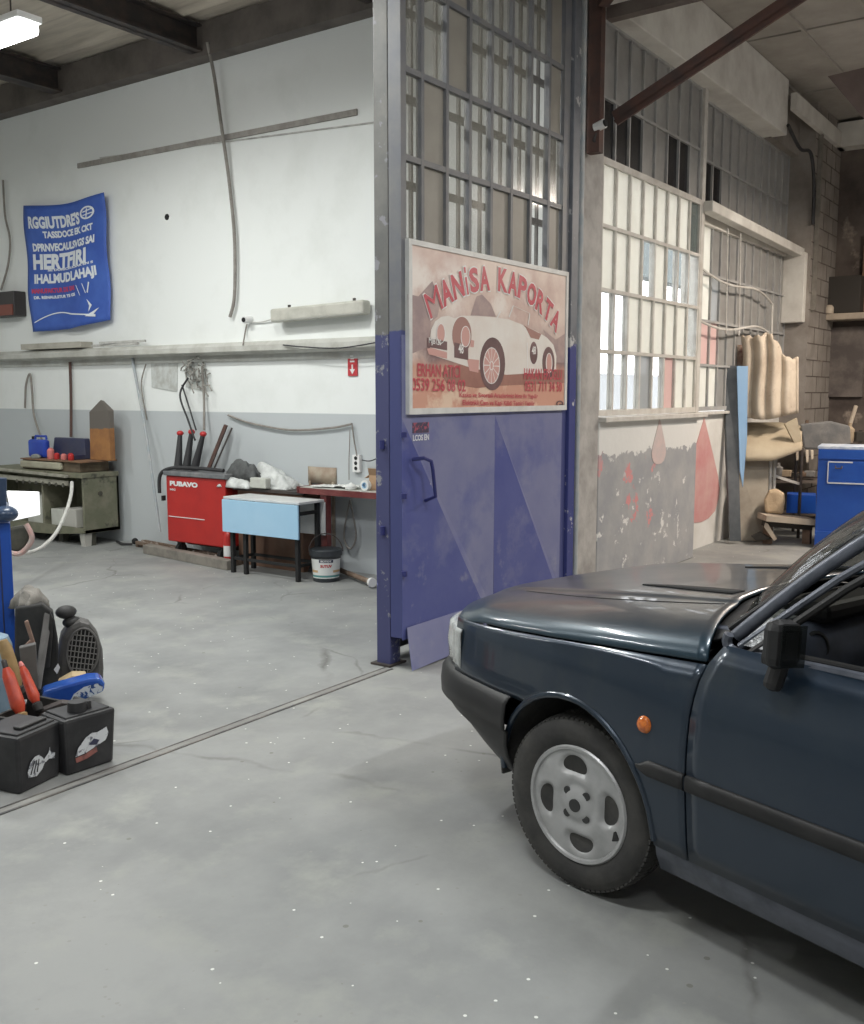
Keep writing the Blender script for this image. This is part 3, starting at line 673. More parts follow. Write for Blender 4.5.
q = MB(); btext(q, 'MANUFAKTUR DE SAI', .06,.66,.60,.70); q.build('red_lettering', mat('banner_red', (.55,.06,.14), rough=.6), bn, fix=False)
q = MB(); btext(q, 'DR. RENAULSTUR TE GS', .08,.72,.60,.745); btext(q, 'SE DURECEULSAR EN S', .26,.505,.86,.525)
for k in range(20):                                 # round emblem and the white swoosh
    a, b = 2*math.pi*k/20, 2*math.pi*(k+1)/20
    q.face([BP(.80+.09*math.cos(t_)*r, .115+.05*math.sin(t_)*r, .008) for t_, r in ((a,1),(b,1),(b,.75),(a,.75))])
for x0, y0, x1, y1 in ((.74,.10,.86,.09), (.74,.125,.86,.12), (.80,.08,.78,.15), (.62,.66,.66,.75), (.70,.66,.73,.74), (.78,.66,.75,.74)):
    q.face([BP(x0,y0,.009), BP(x1,y1,.009), BP(x1+.012,y1+.008,.009), BP(x0+.012,y0+.008,.009)])
pv = None
for k in range(21):
    s_ = .04+.80*k/20; t_ = .925-.07*math.sin(min(1,k/12)*math.pi*.75) if k < 12 else interp([(12,.876),(20,.93)], k); wd_ = .008+.004*k/20 if k < 18 else .02
    if pv: q.face([BP(pv[0],pv[1],.009), BP(s_,t_,.009), BP(s_,t_+wd_,.009), BP(pv[0],pv[1]+pv[2],.009)])
    pv = (s_, t_, wd_)
q.face([BP(.72,.93,.009), BP(.88,.88,.009), BP(.80,.94,.009)]); q.face([BP(.74,.79,.009), BP(.80,.85,.009), BP(.76,.90,.009), BP(.77,.85,.009)])
q.build('print_marks', 'banner_white', bn, fix=False)
# dead fluorescent fitting, camera, safety sign on the ledge line
dl = thing('wall_lamp', 'unlit cream fluorescent fitting mounted on the white wall above the ledge', 'lamp', P(320,312,.08))
a, b = P(274,316,.09), P(367,307,.09)
ax_ = (b-a).normalized()
MB().bar(a, b, .11, .12).build('housing', mat('aged_cream', (.52,.51,.45), (.40,.39,.34), scale=6, rough=.5), dl, bevel=.02)
MB().bar(a+ax_*.02+Vector((-.01,0,-.045)), b-ax_*.02+Vector((-.01,0,-.045)), .085, .03).build('diffuser', mat('aged_diffuser', (.42,.42,.38), rough=.3), dl, bevel=.01)
for t in (.15, .85): p = a.lerp(b, t); MB().bar(p+Vector((.03,0,.05)), p+Vector((.03,0,.09)), .02, .02).build('hook', 'steel_dark', dl)
wc = thing('wall_camera', 'tiny white round camera on the white wall left of the unlit fitting', 'camera', P(248,320,.03))
c0 = P(247,319,.05); MB().cyl(c0+Vector((.05,0,0)), c0+Vector((-.04,.0,-.01)), .035, seg=14).build('housing', 'white_plastic', wc, smooth=True)
MB().cyl(c0+Vector((-.042,0,-.01)), c0+Vector((-.05,0,-.01)), .022, seg=14).build('lens', 'gap_dark', wc)
cable('camera_cable', [P(252,322,.02), P(262,322,.02), P(275,318,.04)], .006, 'cable_pale', 'short pale cable from the tiny wall camera to the unlit fitting')
cable('camera_drop_cable', [P(247,324,.02), P(245,333,.03), P(243,345,.15)], .007, 'cable_grey', 'thin lead dropping from the tiny wall camera to the ledge')
sn = thing('safety_sign', 'small red upright safety sign with white marks under the ledge', 'sign', P(352,376,.02))
a, b = P(348,376,.012), P(357,353,.012)
MB().box(WX-.014, WX-.002, a.y, b.y, a.z, b.z).build('plate', mat('sign_red', (.50,.04,.05), rough=.4), sn)
q = MB(); my = (a.y+b.y)/2; zc = (a.z+b.z)/2
q.box(WX-.017, WX-.0145, my-.008, my+.008, zc-.075, zc+.0).face([(WX-.016, my-.03, zc-.04), (WX-.016, my, zc-.085), (WX-.016, my+.03, zc-.04)])
q.box(WX-.017, WX-.0145, my-.025, my+.025, zc+.02, zc+.035).box(WX-.017, WX-.0145, my-.018, my+.018, zc+.045, zc+.055).box(WX-.017, WX-.0145, my-.012, my+.022, zc+.065, zc+.08)
q.build('arrow_mark', 'white_plastic', sn)
# junk on the ledge below the banner
tag(MB().box(6.62, 6.77, P(90,340).y, P(30,340).y, 2.087, 2.15).build('ledge_board', mat('pale_wood', (.46,.44,.38), (.34,.32,.27), scale=6, rough=.8), None), 'pale plank lying on the ledge under the blue banner', 'plank')
for k, (u0, u1, dz) in enumerate(((92, 138, 0), (100, 145, .025))):
    tag(MB().bar(gx(u0, 340, 6.70-.03*k).xy.to_3d()+Vector((0,0,2.102+dz)), gx(u1, 340, 6.68+.02*k).xy.to_3d()+Vector((0,0,2.106+dz)), .03, .022).build('ledge_stick', 'plaster_patch', None),
        ['lower grey-brown stick lying on the ledge right of the pale plank', 'upper grey-brown stick lying on the ledge right of the pale plank'][k], 'stick')
cable('ledge_cable', [P(283,345,.16), P(305,347,.17), P(340,348,.17), P(379,342,.17)], .006, 'cable_black', 'thin black cable drooping along the ledge under the unlit fitting')
# stained plaster under the ledge
q = MB()
for u0, v0, u1, v1 in ((152,358,178,392), (186,356,206,392)):
    a, b = P(u0,v1,.006), P(u1,v0,.006)
    q.add([(WX-.006, a.y, a.z+.05), (WX-.006, b.y+.03, a.z), (WX-.006, b.y, b.z), (WX-.006, a.y, b.z)], [(0,1,2,3)])
tag(q.build('plaster_stain', mat('stain_grey', (.55,.57,.55), (.42,.42,.39), scale=14, rough=.95), None, solid=.004), 'grey damp patches on the wall below the ledge over the red welder', 'stain')
cl = MB()
for k in range(46):
    u = R_.uniform(184, 207); v = R_.uniform(357, 387); p = P(u, v, R_.uniform(.02,.10)); d = Vector((R_.uniform(-.05,.05), R_.uniform(-.09,.09), R_.uniform(-.14,.06)))
    cl.tube([p, p+d*.5+Vector((0,.02,0)), p+d], .007, 5)
tag(cl.build('wire_tangle', mat('tangle_grey', (.33,.32,.29), (.20,.19,.17), scale=20, rough=.9), None), 'tangle of old grey wires clinging under the ledge above the red welder', 'wires', kind='stuff')
for k, (pts, lab, r) in enumerate((
    ([P(25,408), P(26,385), P(30,374), P(32,390), P(34,415), P(42,440,.15)], 'dark hose looping down the wall to the blue jerry can', .012),
    ([P(70,362), P(71,400), P(71,437,.08)], 'rusty vertical pipe on the wall behind the workbench', .016),
    ([P(132,358,.03), P(139,395,.07), P(147,440,.14), P(160,532,.26)], 'long thin grey rod leaning on the wall left of the red welder', .014),
    ([P(146,364), P(142,378), P(142,392), P(147,420,.03)], 'thin dark wire curling beside the grey rod left of the red welder', .007),
    ([P(188,378,.06), P(180,395,.1), P(188,420,.25), P(195,440,.38)], 'black welding lead dropping from the wire tangle', .010),
    ([P(182,385,.06), P(190,410,.1), P(196,430,.2)], 'second black lead beside the one dropping from the wire tangle', .008),
    ([P(202,366,.05), P(204,400,.05), P(204,430,.1)], 'grey conduit hanging straight under the wire tangle', .012),
    ([P(228,415,.03), P(250,423,.03), P(290,430,.03), P(330,428,.03), P(352,424,.03)], 'slack cable strung along the wall above the table', .010),
    ([P(352,424,.03), P(354,440,.03), P(357,456,.04)], 'short lead dropping to the wall socket strip', .006),
    ([P(350,430,.03), P(349,460,.03), P(349,480,.03)], 'thin wire hanging beside the wall socket strip', .004),
    ([P(362,460,.04), P(370,461,.05), P(380,457,.05)], 'black lead from the socket strip towards the gate', .005),
    ([P(350,500,.06), P(344,535,.06), P(350,549,.06), P(356,535,.06), P(350,500,.06)], 'grey cable loop hanging beneath the red desk', .008))):
    cable('pipe' if k == 1 else ('rod' if k == 2 else 'cable'), pts, r, ['cable_grey','rust_brown','conduit_grey','cable_grey','cable_black','cable_black','cable_grey','cable_grey','cable_grey','cable_grey','cable_black','cable_grey'][k], lab, ['hose','pipe','rod','wire','cable','cable','pipe','cable','cable','wire','cable','cable'][k])
hr = thing('hose_reel_box', 'dark box with a red-brown front on the wall under the thin left cable', 'box', P(5,320,.1))
a, b = P(-8,318,.1), P(18,291,.1)
MB().box(WX-.16, WX-.003, b.y, a.y, a.z, b.z).build('body', mat('box_black', (.05,.045,.045), rough=.5), hr, bevel=.01)
MB().box(WX-.175, WX-.16, b.y+.02, a.y, a.z+.01, a.z+.13).build('front', mat('red_brown', (.22,.07,.05), rough=.5), hr)
ss = thing('socket_strip', 'white three-way socket strip on the grey wall above the red desk', 'socket', P(357,472,.03))
a, b = P(353,472,.03), P(360,455,.03)
MB().box(WX-.04, WX-.002, b.y, a.y, a.z, b.z).build('body', 'white_plastic', ss, bevel=.004)
for k in range(3): MB().cyl((WX-.043, (a.y+b.y)/2, a.z+.035+.045*k), (WX-.039, (a.y+b.y)/2, a.z+.035+.045*k), .017, seg=14).build('socket', 'gap_dark', ss)
# ================================================================ THE CAR (local: x forward, y left, z up, origin under the front axle)
CAR = (3.532, 1.151); CA = math.radians(71.9)
m = mat('car_blue', (.014,.027,.048), (.022,.036,.056), scale=1.6, rough=.30, metal=.35, coat=.55, c3=(.045,.055,.062), s3=2.6, lo3=.56, hi3=.8)
mat('car_blue_dusty', (.040,.046,.055), (.125,.115,.105), scale=2.2, rough=.34, metal=.25, coat=.35, lo=.40, hi=.72)
mat('car_bluegrey', (.13,.14,.17), (.08,.09,.11), scale=14, rough=.35, metal=.3)  # dusty blue-grey; on pillars and window frames reflections are put into the colour
mat('car_black', (.010,.010,.011), (.018,.017,.017), scale=7, rough=.5)
mat('car_rubber', (.035,.034,.033), (.065,.062,.057), scale=9, rough=.75, bump=.15)
mat('car_inner', (.008,.008,.009), rough=.8)
m = mat('car_glass', (.02,.022,.022), rough=.05)
N, L, b = nt_of(m); t = N.new('ShaderNodeBsdfTransparent'); t.inputs[0].default_value = (.62,.64,.63,1); x = N.new('ShaderNodeMixShader'); x.inputs[0].default_value = .66; L.new(b.outputs[0], x.inputs[1]); L.new(t.outputs[0], x.inputs[2]); L.new(x.outputs[0], N['Material Output'].inputs[0])
mat('rim_silver', (.50,.50,.50), (.40,.40,.40), scale=10, rough=.42, metal=.45)
mat('rim_dark', (.06,.06,.06), rough=.5, metal=.5); mat('lamp_lens', (.55,.57,.56), (.35,.36,.35), scale=20, rough=.12, coat=.5)
mat('amber', (.75,.20,.03), (.45,.10,.02), scale=60, rough=.2, coat=.5)
mat('foil', (.50,.51,.52), (.28,.29,.30), scale=28, rough=.3, metal=.6, bump=.6)
car = thing('car', 'dark blue dusty saloon car with silver four-slot alloy wheel parked nose to the gate', 'car', (CAR[0], CAR[1], 0), CA)
WID = [(-3.46,.52),(-3.40,.66),(-3.25,.76),(-3.0,.80),(-2.5,.832),(-1.5,.845),(-.3,.845),(.1,.838),(.35,.818),(.5,.79),(.60,.755),(.68,.70),(.75,.60),(.80,.45),(.83,.25),(.84,0)]
SEC = [(.18,.93),(.25,.965),(.35,.985),(.5,1.0),(.62,1.0),(.74,.985),(.82,.962),(.88,.935),(.93,.905),(.97,.87)]
def ys(x, z): return interp(WID, x)*interp(SEC, z)
ZL = [(-.52,.863),(-.14,.833),(.2,.805),(.56,.772)]
def zl(x): return interp(ZL, x)
kw = dict(world=False)
ARC = (-.02, .30, .345)
def side_panel(name, x0, x1, zlow, ztop, m, cols=None, rows=12, sgn=1, parent=car, out=0.0, solid=.012):
    xs = cols or [x0+(x1-x0)*i/24 for i in range(25)]
    SH = [(.70,0),(.80,.010),(.863,.028),(.92,.065)]
    sw_ = lambda x, z: x-interp(SH, z)*max(0, 1-abs(x+.489)/.25)
    g = []
    for x in xs:
        a, b = zlow(x), ztop(x)
        g.append([(sw_(x, a+(b-a)*j/rows), sgn*(ys(x, a+(b-a)*j/rows)+out), a+(b-a)*j/rows) for j in range(rows+1)])
    return MB().grid(g).build(name, m, parent, smooth='all', solid=solid, offset=0, **kw)
def arch_low(ax, r, base_f, base_r):
    def f(x):
        d = x-ax
        if abs(d) < r: return max(ARC[1]+math.sqrt(r*r-d*d), base_f if d > 0 else base_r)
        return base_f if d > 0 else base_r
    return f
def arch_cols(ax, r, x0, x1):
    xs = [ax+r*math.cos(math.pi*k/28) for k in range(29)]
    lo, hi = min(x0, x1), max(x0, x1)
    xs = [x for x in xs if lo < x < hi]+[lo+(ax-r-lo)*k/5 for k in range(6) if ax-r > lo]+[ax+r+(hi-ax-r)*k/5 for k in range(6) if ax+r < hi]
    return sorted(set([round(x, 4) for x in xs]+[lo, hi]))
BZ = .925                                            # waist line
for sgn in (1, -1):
    # front wing: from lamp to door cut, lower edge follows the arch
    side_panel('front_wing', -.485, .60, arch_low(ARC[0], ARC[2], .572, .285), lambda x: zl(x)-.006, 'car_blue', cols=arch_cols(ARC[0], ARC[2], -.485, .575), sgn=sgn)
    side_panel('front_door', -1.50, -.493, lambda x: .285, lambda x: BZ-.012, 'car_blue', sgn=sgn)
    side_panel('rear_door', -2.25, -1.508, lambda x: .285, lambda x: BZ-.006, 'car_blue', sgn=sgn)
    side_panel('rear_wing', -3.25, -2.256, arch_low(-2.56, .345, .285, .42), lambda x: BZ-.006, 'car_blue', cols=arch_cols(-2.56, .345, -3.25, -2.256), sgn=sgn)
    side_panel('sill', -2.2, -.36, lambda x: .20, lambda x: .279, 'car_bluegrey', sgn=sgn, out=-.012)
    # arch lip
    for ax in (ARC[0], -2.56):
        pts = []
        for k in range(25):
            t = math.pi*(k/24); x = ax+ARC[2]*math.cos(t); z = ARC[1]+ARC[2]*math.sin(t)
            pts.append((x, sgn*(ys(x, z)+.002), z))
        MB().tube(pts, .011, 8).build('wheel_arch_lip', 'car_blue', car, smooth=True, **kw)
    # black liner
    lin = []
    for ax in (ARC[0], -2.56):
        g = []
        for k in range(17):
            t = math.pi*k/16*1.12-.06*math.pi; g.append([(ax+.36*math.cos(t), sgn*yy, max(.27, ARC[1]+.36*math.sin(t))) for yy in (.40, .62, .80)])
        MB().grid(g).build('wheel_liner', 'car_rubber', car, smooth='all', solid=.01, **kw)
    # side moulding strips, split at the door cuts
    for a, b in ((-.487, -.315), (-1.498, -.495), (-2.20, -1.51)):
        g = []
        for k in range(13):
            x = a+(b-a)*k/12; tp = 1 if b != -.315 or k < 10 else (12-k)/3+.05
            g.append([(x, sgn*(ys(x, .52)+o), z) for o, z in ((.0,.518-.024*tp), (.014,.518-.017*tp), (.016,.524), (.014,.518+.022*tp), (0,.518+.028*tp))])
        MB().grid(g).build('side_moulding', 'car_black', car, smooth='all', solid=.004, **kw)
    MB().lathe([(.026,0),(.026,.006),(.020,.014),(.008,.018)], (-.335, sgn*(ys(-.335,.64)+.001), .645), (0, sgn, .03), 20).build('repeater_lamp', 'amber', car, smooth=True, **kw)
    # handle
    for hx in (-1.32, -2.08): MB().box(hx-.09, hx+.09, sgn*(ys(hx,.80)-.002), sgn*(ys(hx,.80)+.02), .775, .815).build('door_handle', 'car_black', car, bevel=.008, **kw)
# bonnet: clamshell grid
FX = [(0,.815),(.3,.80),(.5,.775),(.75,.715),(.88,.655),(.95,.61),(1,.565)]
ZC = [(-.6,.985),(-.5,.975),(-.3,.952),(0,.920),(.3,.882),(.5,.850),(.62,.826),(.72,.802),(.82,.775)]
def rear_x(u): return -.275-.235*abs(u)**1.7
def bon(u, v, dz=0):
    xf = interp(FX, abs(u)); xr = rear_x(u); x = xf+(xr-xf)*v
    e = zl(x); k = max(0, 1-abs(u)**5.5)**.55
    xe = min(x, .565); yw = ys(xe, e)
    yw = yw
    z = e+(interp(ZC, x)-e)*k
    r = min(1, max(0, (xf-x)/.13))**.5
    nose = .742+.03*k*0+.012*(1-abs(u))
    z = nose+(z-nose)*r if (xf-x) < .13 else z
    # soft centre bulge
    bul = .5-.5*math.tanh((abs(u*yw)-.47)/.012); z += .010*bul*min(1, max(0, (xf-x)-.05)/.10)
    return (x, u*yw, z+dz)
US = [math.sin(math.pi/2*(-1+2*i/56)) for i in range(57)]; US = sorted(set([round(u, 5) for u in US]+[round(s*.47/.80+d, 5) for s in (-1, 1) for d in (-.02,-.01,0,.01,.02)]))
VS = [0,.01,.025,.045,.07,.10]+[.13+.87*i/26 for i in range(27)]
MB().grid([[bon(u, v) for u in US] for v in VS]).build('bonnet', 'car_blue_dusty', car, smooth='all', solid=.010, offset=0, **kw)
mb_ = MATS['car_blue_dusty']; N, L, b = nt_of(mb_); src = col_link(mb_)
ge = N.new('ShaderNodeNewGeometry'); tv = N.new('ShaderNodeVectorTransform'); sx = N.new('ShaderNodeSeparateXYZ'); L.new(ge.outputs['True Normal'], sx.inputs[0])
mr_ = N.new('ShaderNodeMapRange'); mr_.inputs[1].default_value = .80; mr_.inputs[2].default_value = .985; L.new(sx.outputs[2], mr_.inputs[0])   # dust lies on what faces up
x = N.new('ShaderNodeMix'); x.data_type = 'RGBA'; L.new(mr_.outputs[0], x.inputs[0]); x.inputs[6].default_value = (.014,.036,.055,1); L.new(src, x.inputs[7]); L.new(x.outputs[2], b.inputs['Base Color'])
def onbon(x, y):
    yw = ys(min(x, .565), zl(x)); u = y/yw; kk = max(0, 1-abs(u)**5.5)**.55; bul = .5-.5*math.tanh((abs(y)-.47)/.012)
    return Vector((x, y, zl(x)+(interp(ZC, x)-zl(x))*kk+.010*bul))
for sgn in (1, -1):
    MB().tube([onbon(.50-.84*k/20, sgn*(.50+.05*math.sin(math.pi*k/20)))+Vector((0,0,.0045)) for k in range(21)], .0028, 6).build('bonnet_crease', 'gap_dark', car, smooth=True, **kw)
# bonnet side skirt paint strip reads darker blue: separate wing top shoulder
# vent slots near the screen
for sgn in (1, -1):
    g = []
    for k in range(15):
        t = k/14; x = .16-.44*t; wv = .004+.030*math.sin(min(1, t*1.25)*math.pi*.5)
        row = []
        for o in (-1, 0, 1):
            yv = sgn*(.30+.05*t)+o*wv; yw = ys(min(x,.565), zl(x)); u = yv/yw; e = zl(x); kk = max(0, 1-abs(u)**5.5)**.55; row.append((x, yv, e+(interp(ZC, x)-e)*kk+.010+.0075))
        g.append(row)
    MB().grid(g).build('bonnet_vent', 'gap_dark', car, smooth='all', solid=.004, **kw)
# cowl panel between bonnet and screen
g = []
for i in range(33):
    u = -1+i/16; a = Vector(bon(u*.93, 1)); g.append([a+Vector((-.004,0,-.012)), Vector((rear_x(u)-.05, u*.70, .968-.03*u*u))])
MB().grid(g).build('cowl', 'car_black', car, smooth='all', solid=.008, **kw)
for yy, xe in ((.42, -.02), (-.12, -.58)):
    MB().tube([(-.50, yy, .968), (-.49, yy-.10, .985), (-.53, yy-.50, 1.00)], [.012,.008,.005], 8).build('wiper', 'car_black', car, smooth=True, **kw)
# headlamps, grille
def plan_sweep(y0, y1, n, prof, sgn=1, shrink=0.0):
    """band following the nose in plan; prof: (outset, z)"""
    pl = []
    for i in range(n+1):
        t = i/n; pl.append(None)
    PL = [(.27,.83),(.42,.803),(.53,.777),(.62,.735),(.69,.675),(.735,.60),(.77,.50),(.795,.38),(.81,.22),(.815,0)]
    PL = [Vector((a, b, 0)) for a, b in PL]; full = spline(PL, 6)
    full = [p for p in full if y0 <= p.y <= y1]; g = []
    for i, p in enumerate(full):
        t = (full[min(i+1, len(full)-1)]-full[max(i-1, 0)]).normalized(); nrm = Vector((-t.y, t.x, 0))
        if nrm.x < 0 and nrm.y < 0 or nrm.dot(Vector((.5, p.y, 0))) < 0: nrm = -nrm
        g.append([(p.x+nrm.x*(o-shrink), sgn*(p.y+nrm.y*(o-shrink)), z) for o, z in prof])
    return g
for sgn in (1, -1):
    MB().grid(plan_sweep(.42, .775, 0+30, [(-.03,.582),(.0,.59),(.004,.66),(-.004,.725),(-.03,.738)], sgn)).build('headlamp', 'lamp_lens', car, smooth='all', solid=.01, **kw)
    MB().grid(plan_sweep(.752, .781, 30, [(.004,.585),(.010,.60),(.010,.72),(.004,.735)], sgn)).build('headlamp_trim', 'lamp_lens', car, smooth='all', solid=.006, **kw)
    MB().grid(plan_sweep(.0, .41, 30, [(-.02,.60),(-.005,.61),(-.005,.72),(-.02,.735)], sgn)).build('grille', 'car_black', car, smooth='all', solid=.01, **kw)
# bumper: one swept shell, chin undercut grows towards the nose
g = []
for sgn in (1, -1):
    s_ = plan_sweep(0, .83, 40, [(-.055,.575),(-.02,.580),(.010,.570),(.026,.548),(.032,.50),(.030,.455),(.018,.447),(.020,.40),(.010,.36),(-.02,.30),(-.05,.275)], sgn)
    out = []
    for row in s_:
        x = row[0][0]; k = min(1, max(0, (x-.30)/.30)); r2 = []
        for j, p in enumerate(row):
            if j >= 7:
                drop = (j-6)/4; p = (p[0]-.085*k*drop, p[1]*(1-.05*k*drop), p[2]+.045*k*(1 if j > 7 else .5))
            r2.append(p)
        out.append(r2)
    g = g+(out if sgn == 1 else out[::-1][1:])
MB().grid(g).build('front_bumper', 'car_black', car, smooth='all', solid=.008, offset=-1, **kw)
rb = [[(x, y*(1), z) for z in (.30,.42,.56)] for x, y in ((-2.92,.82),(-3.2,.80),(-3.38,.72),(-3.48,.55),(-3.52,.0),(-3.48,-.55),(-3.38,-.72),(-3.2,-.80),(-2.92,-.82))]
MB().grid(rb).build('rear_bumper', 'car_black', car, smooth='all', solid=.02, **kw)
# inner body core so that gaps read black
MB().box(-3.2, -2.95, -.70, .70, .25, .88).box(-2.2, -.45, -.76, .76, .20, .27).box(.35, .48, -.70, .70, .40, .565).box(.48, .58, -.56, .56, .40, .70).box(-.36, .34, -.38, .38, .30, .78).box(-.46, -.38, -.74, .74, .25, .84).box(-3.2, -2.0, -.38, .38, .25, .88).build('underbody', 'car_inner', car, **kw)
# greenhouse
WSB = lambda u: Vector((-.298-.262*abs(u)**1.9, .715*u, .985-.050*u*u))
WST = lambda u: Vector((-.79-.22*u*u, .565*u, 1.395-.045*u*u))
g = [[WSB(-1+i/12).lerp(WST(-1+i/12), j/8)+Vector((.02*math.sin(math.pi*j/8),0,.02*math.sin(math.pi*j/8))) for j in range(9)] for i in range(25)]
MB().grid(g).build('windscreen', 'car_glass', car, smooth='all', solid=.005, **kw)
def strip(mb, pts, wd, ht, up=(0,1,0)):
    for a, b in zip(pts, pts[1:]): mb.bar(a, b, wd, ht, up)
    return mb
# roof, rear screen, boot
roof = []
for i in range(17):
    x = -.805-1.515*i/16; cz = 1.395+.03*math.sin(math.pi*min(1, i/12))-.03*(i/16)**2
    roof.append([(x-.21*(1-i/16)*(abs(u)**2), u*(.565+.02*math.sin(math.pi*i/16)), cz-.035*abs(u)**3-.0*u) for u in [-1+k/8 for k in range(17)]])
MB().grid(roof).build('roof', 'car_blue', car, smooth='all', solid=.02, **kw)
MB().grid([[(-2.32-.55*j/6, u*(.565+.12*j/6), 1.345-.37*j/6+.02*math.sin(math.pi*j/6)-.03*u*u) for j in range(7)] for u in [-1+k/8 for k in range(17)]]).build('rear_screen', 'car_glass', car, smooth='all', solid=.005, **kw)
MB().grid([[(-2.88-.55*j/8, u*(.70-.10*(j/8)**2), .965-.015*j/8-(.05 if j == 8 else 0)-.03*u*u) for j in range(9)]+[(-3.45, u*.58, .60)] for u in [-1+k/8 for k in range(17)]]).build('boot_lid', 'car_blue', car, smooth='all', solid=.01, **kw)
for sgn in (1, -1):
    A0 = Vector((-.555, sgn*.735, .935)); A1 = Vector((-1.01, sgn*.572, 1.35))
    MB().tube([A0.lerp(A1, t)+Vector((.012, sgn*.004, .010))*math.sin(t*math.pi) for t in [k/8 for k in range(9)]], .019, 10).build('screen_pillar', 'car_bluegrey', car, smooth=True, **kw)
    MB().tube([A0.lerp(A1, t)+Vector((.030, -sgn*.012, .014)) for t in [k/8 for k in range(9)]], .009, 8).build('screen_seal', 'car_black', car, smooth=True, **kw)
    # door window frame: runs beside the pillar then along the roof
    F0 = Vector((-.575, sgn*.757, .925)); F1 = Vector((-1.06, sgn*.600, 1.335)); F2 = Vector((-1.50, sgn*.602, 1.37)); F3 = Vector((-1.50, sgn*.775, .93))
    o_ = Vector((-.030, sgn*.006, -.022))
    MB().tube([F0+o_*.4, F0.lerp(F1, .5)+o_*.4+Vector((.01,0,.008)), F1+o_*.4, F2, F3], .011, 8).build('door_window_frame', 'car_bluegrey', car, smooth=True, **kw)
    MB().tube([F0+o_*1.3, F0.lerp(F1, .5)+o_*1.3+Vector((.01,0,.008)), F1+o_*1.3, F2+Vector((.03,0,-.03))], .012, 8).build('window_seal', 'car_black', car, smooth=True, **kw)
    MB().tube([(-1.53, sgn*.602, 1.37), (-1.53, sgn*.775, .93)], .02, 8).tube([(-1.53, sgn*.602, 1.37), (-2.2, sgn*.60, 1.355), (-2.72, sgn*.69, 1.03), (-2.9, sgn*.72, .95)], .022, 8).tube([(-2.24, sgn*.60, 1.34), (-2.24, sgn*.765, .93)], .02, 8).build('side_pillar', 'car_blue', car, smooth=True, **kw)
    MB().grid([[(-.99-1.3*i/10, sgn*.565, 1.352+.012*math.sin(math.pi*i/10)), (-1.0-1.3*i/10, sgn*.60, 1.335+.012*math.sin(math.pi*i/10))] for i in range(11)]).build('roof_rail', 'car_blue', car, smooth='all', solid=.025, **kw)
    # waist: capping with chrome-like blue-grey line and rubber
    cap = [(x, sgn*(ys(x, BZ)+.000), z) for x, z in ((-.556,.945),(-.550,.925),(-.565,.905),(-.62,.898),(-.70,.905),(-.9,.912),(-1.2,.916),(-1.5,.918))]
    MB().tube(spline(cap, 5), .014, 8).build('waist_trim', 'car_bluegrey', car, smooth=True, **kw)
    MB().tube(spline([(x-.003, y+sgn*-.012, z+.016) for x, y, z in cap[3:]], 4), .009, 8).build('waist_rubber', 'car_black', car, smooth=True, **kw)
    MB().grid([[(-1.56-.64*i/6, sgn*(.77-.17*j/4), .93+.42*j/4) for j in range(5)] for i in range(7)]).build('rear_door_glass', 'car_glass', car, smooth='all', solid=.004, **kw)
    # sail patch with silver foil behind the mirror
    MB().add([(-.585, sgn*.762, .922), (-.685, sgn*.762, .922), (-.685, sgn*.735, 1.000), (-.660, sgn*.727, 1.005)], [(0,1,2,3)]).build('sail_patch', 'foil' if sgn > 0 else 'car_black', car, solid=.006, **kw)
    # inner door skin, door card
    if sgn < 0:
        MB().grid([[(-.52-.98*i/8, sgn*(.70-.0*j), .30+.60*j/4) for j in range(5)] for i in range(9)]).build('door_card', 'car_blue', car, smooth='all', solid=.03, **kw)
        MB().lathe([(.075,0),(.075,.012),(.06,.018),(.055,.010),(.01,.012)], (-.80, sgn*.68, .70), (0, 1, 0), 24).build('door_speaker', 'car_black', car, smooth=True, **kw)
        MB().box(-.72, -.66, sgn*.68, sgn*.70, .83, .86).build('door_switch', 'lamp_lens', car, bevel=.004, **kw)
    else:
        MB().grid([[(-.52-.98*i/8, .73, .30+.58*j/4) for j in range(5)] for i in range(9)]).build('door_card', 'car_inner', car, solid=.03, **kw)
# mirror, left side: housing tipped and hanging
mr = MB().obox((-.775, .850, .975), (.062, .10, .125), rot=(.12, .05, -.15)).build('door_mirror', 'car_black', car, bevel=.028, **kw)
MB().obox((-.808, .852, .975), (.004, .085, .105), rot=(.12, .05, -.15)).build('mirror_glass', 'car_glass', mr, **kw)
MB().obox((-.752, .835, .888), (.048, .045, .085), rot=(.25, -.15, 0)).build('mirror_stalk', 'car_black', mr, bevel=.018, **kw)
MB().obox((-.73, .80, .925), (.04, .09, .03)).build('mirror_arm', 'car_black', mr, bevel=.006, **kw)
MB().obox((-.66, -.85, .97), (.09, .14, .11)).build('door_mirror', 'car_black', car, bevel=.03, **kw)
MB().obox((-.66, -.78, .93), (.05, .06, .03)).build('mirror_arm', 'car_black', car, bevel=.006, **kw)
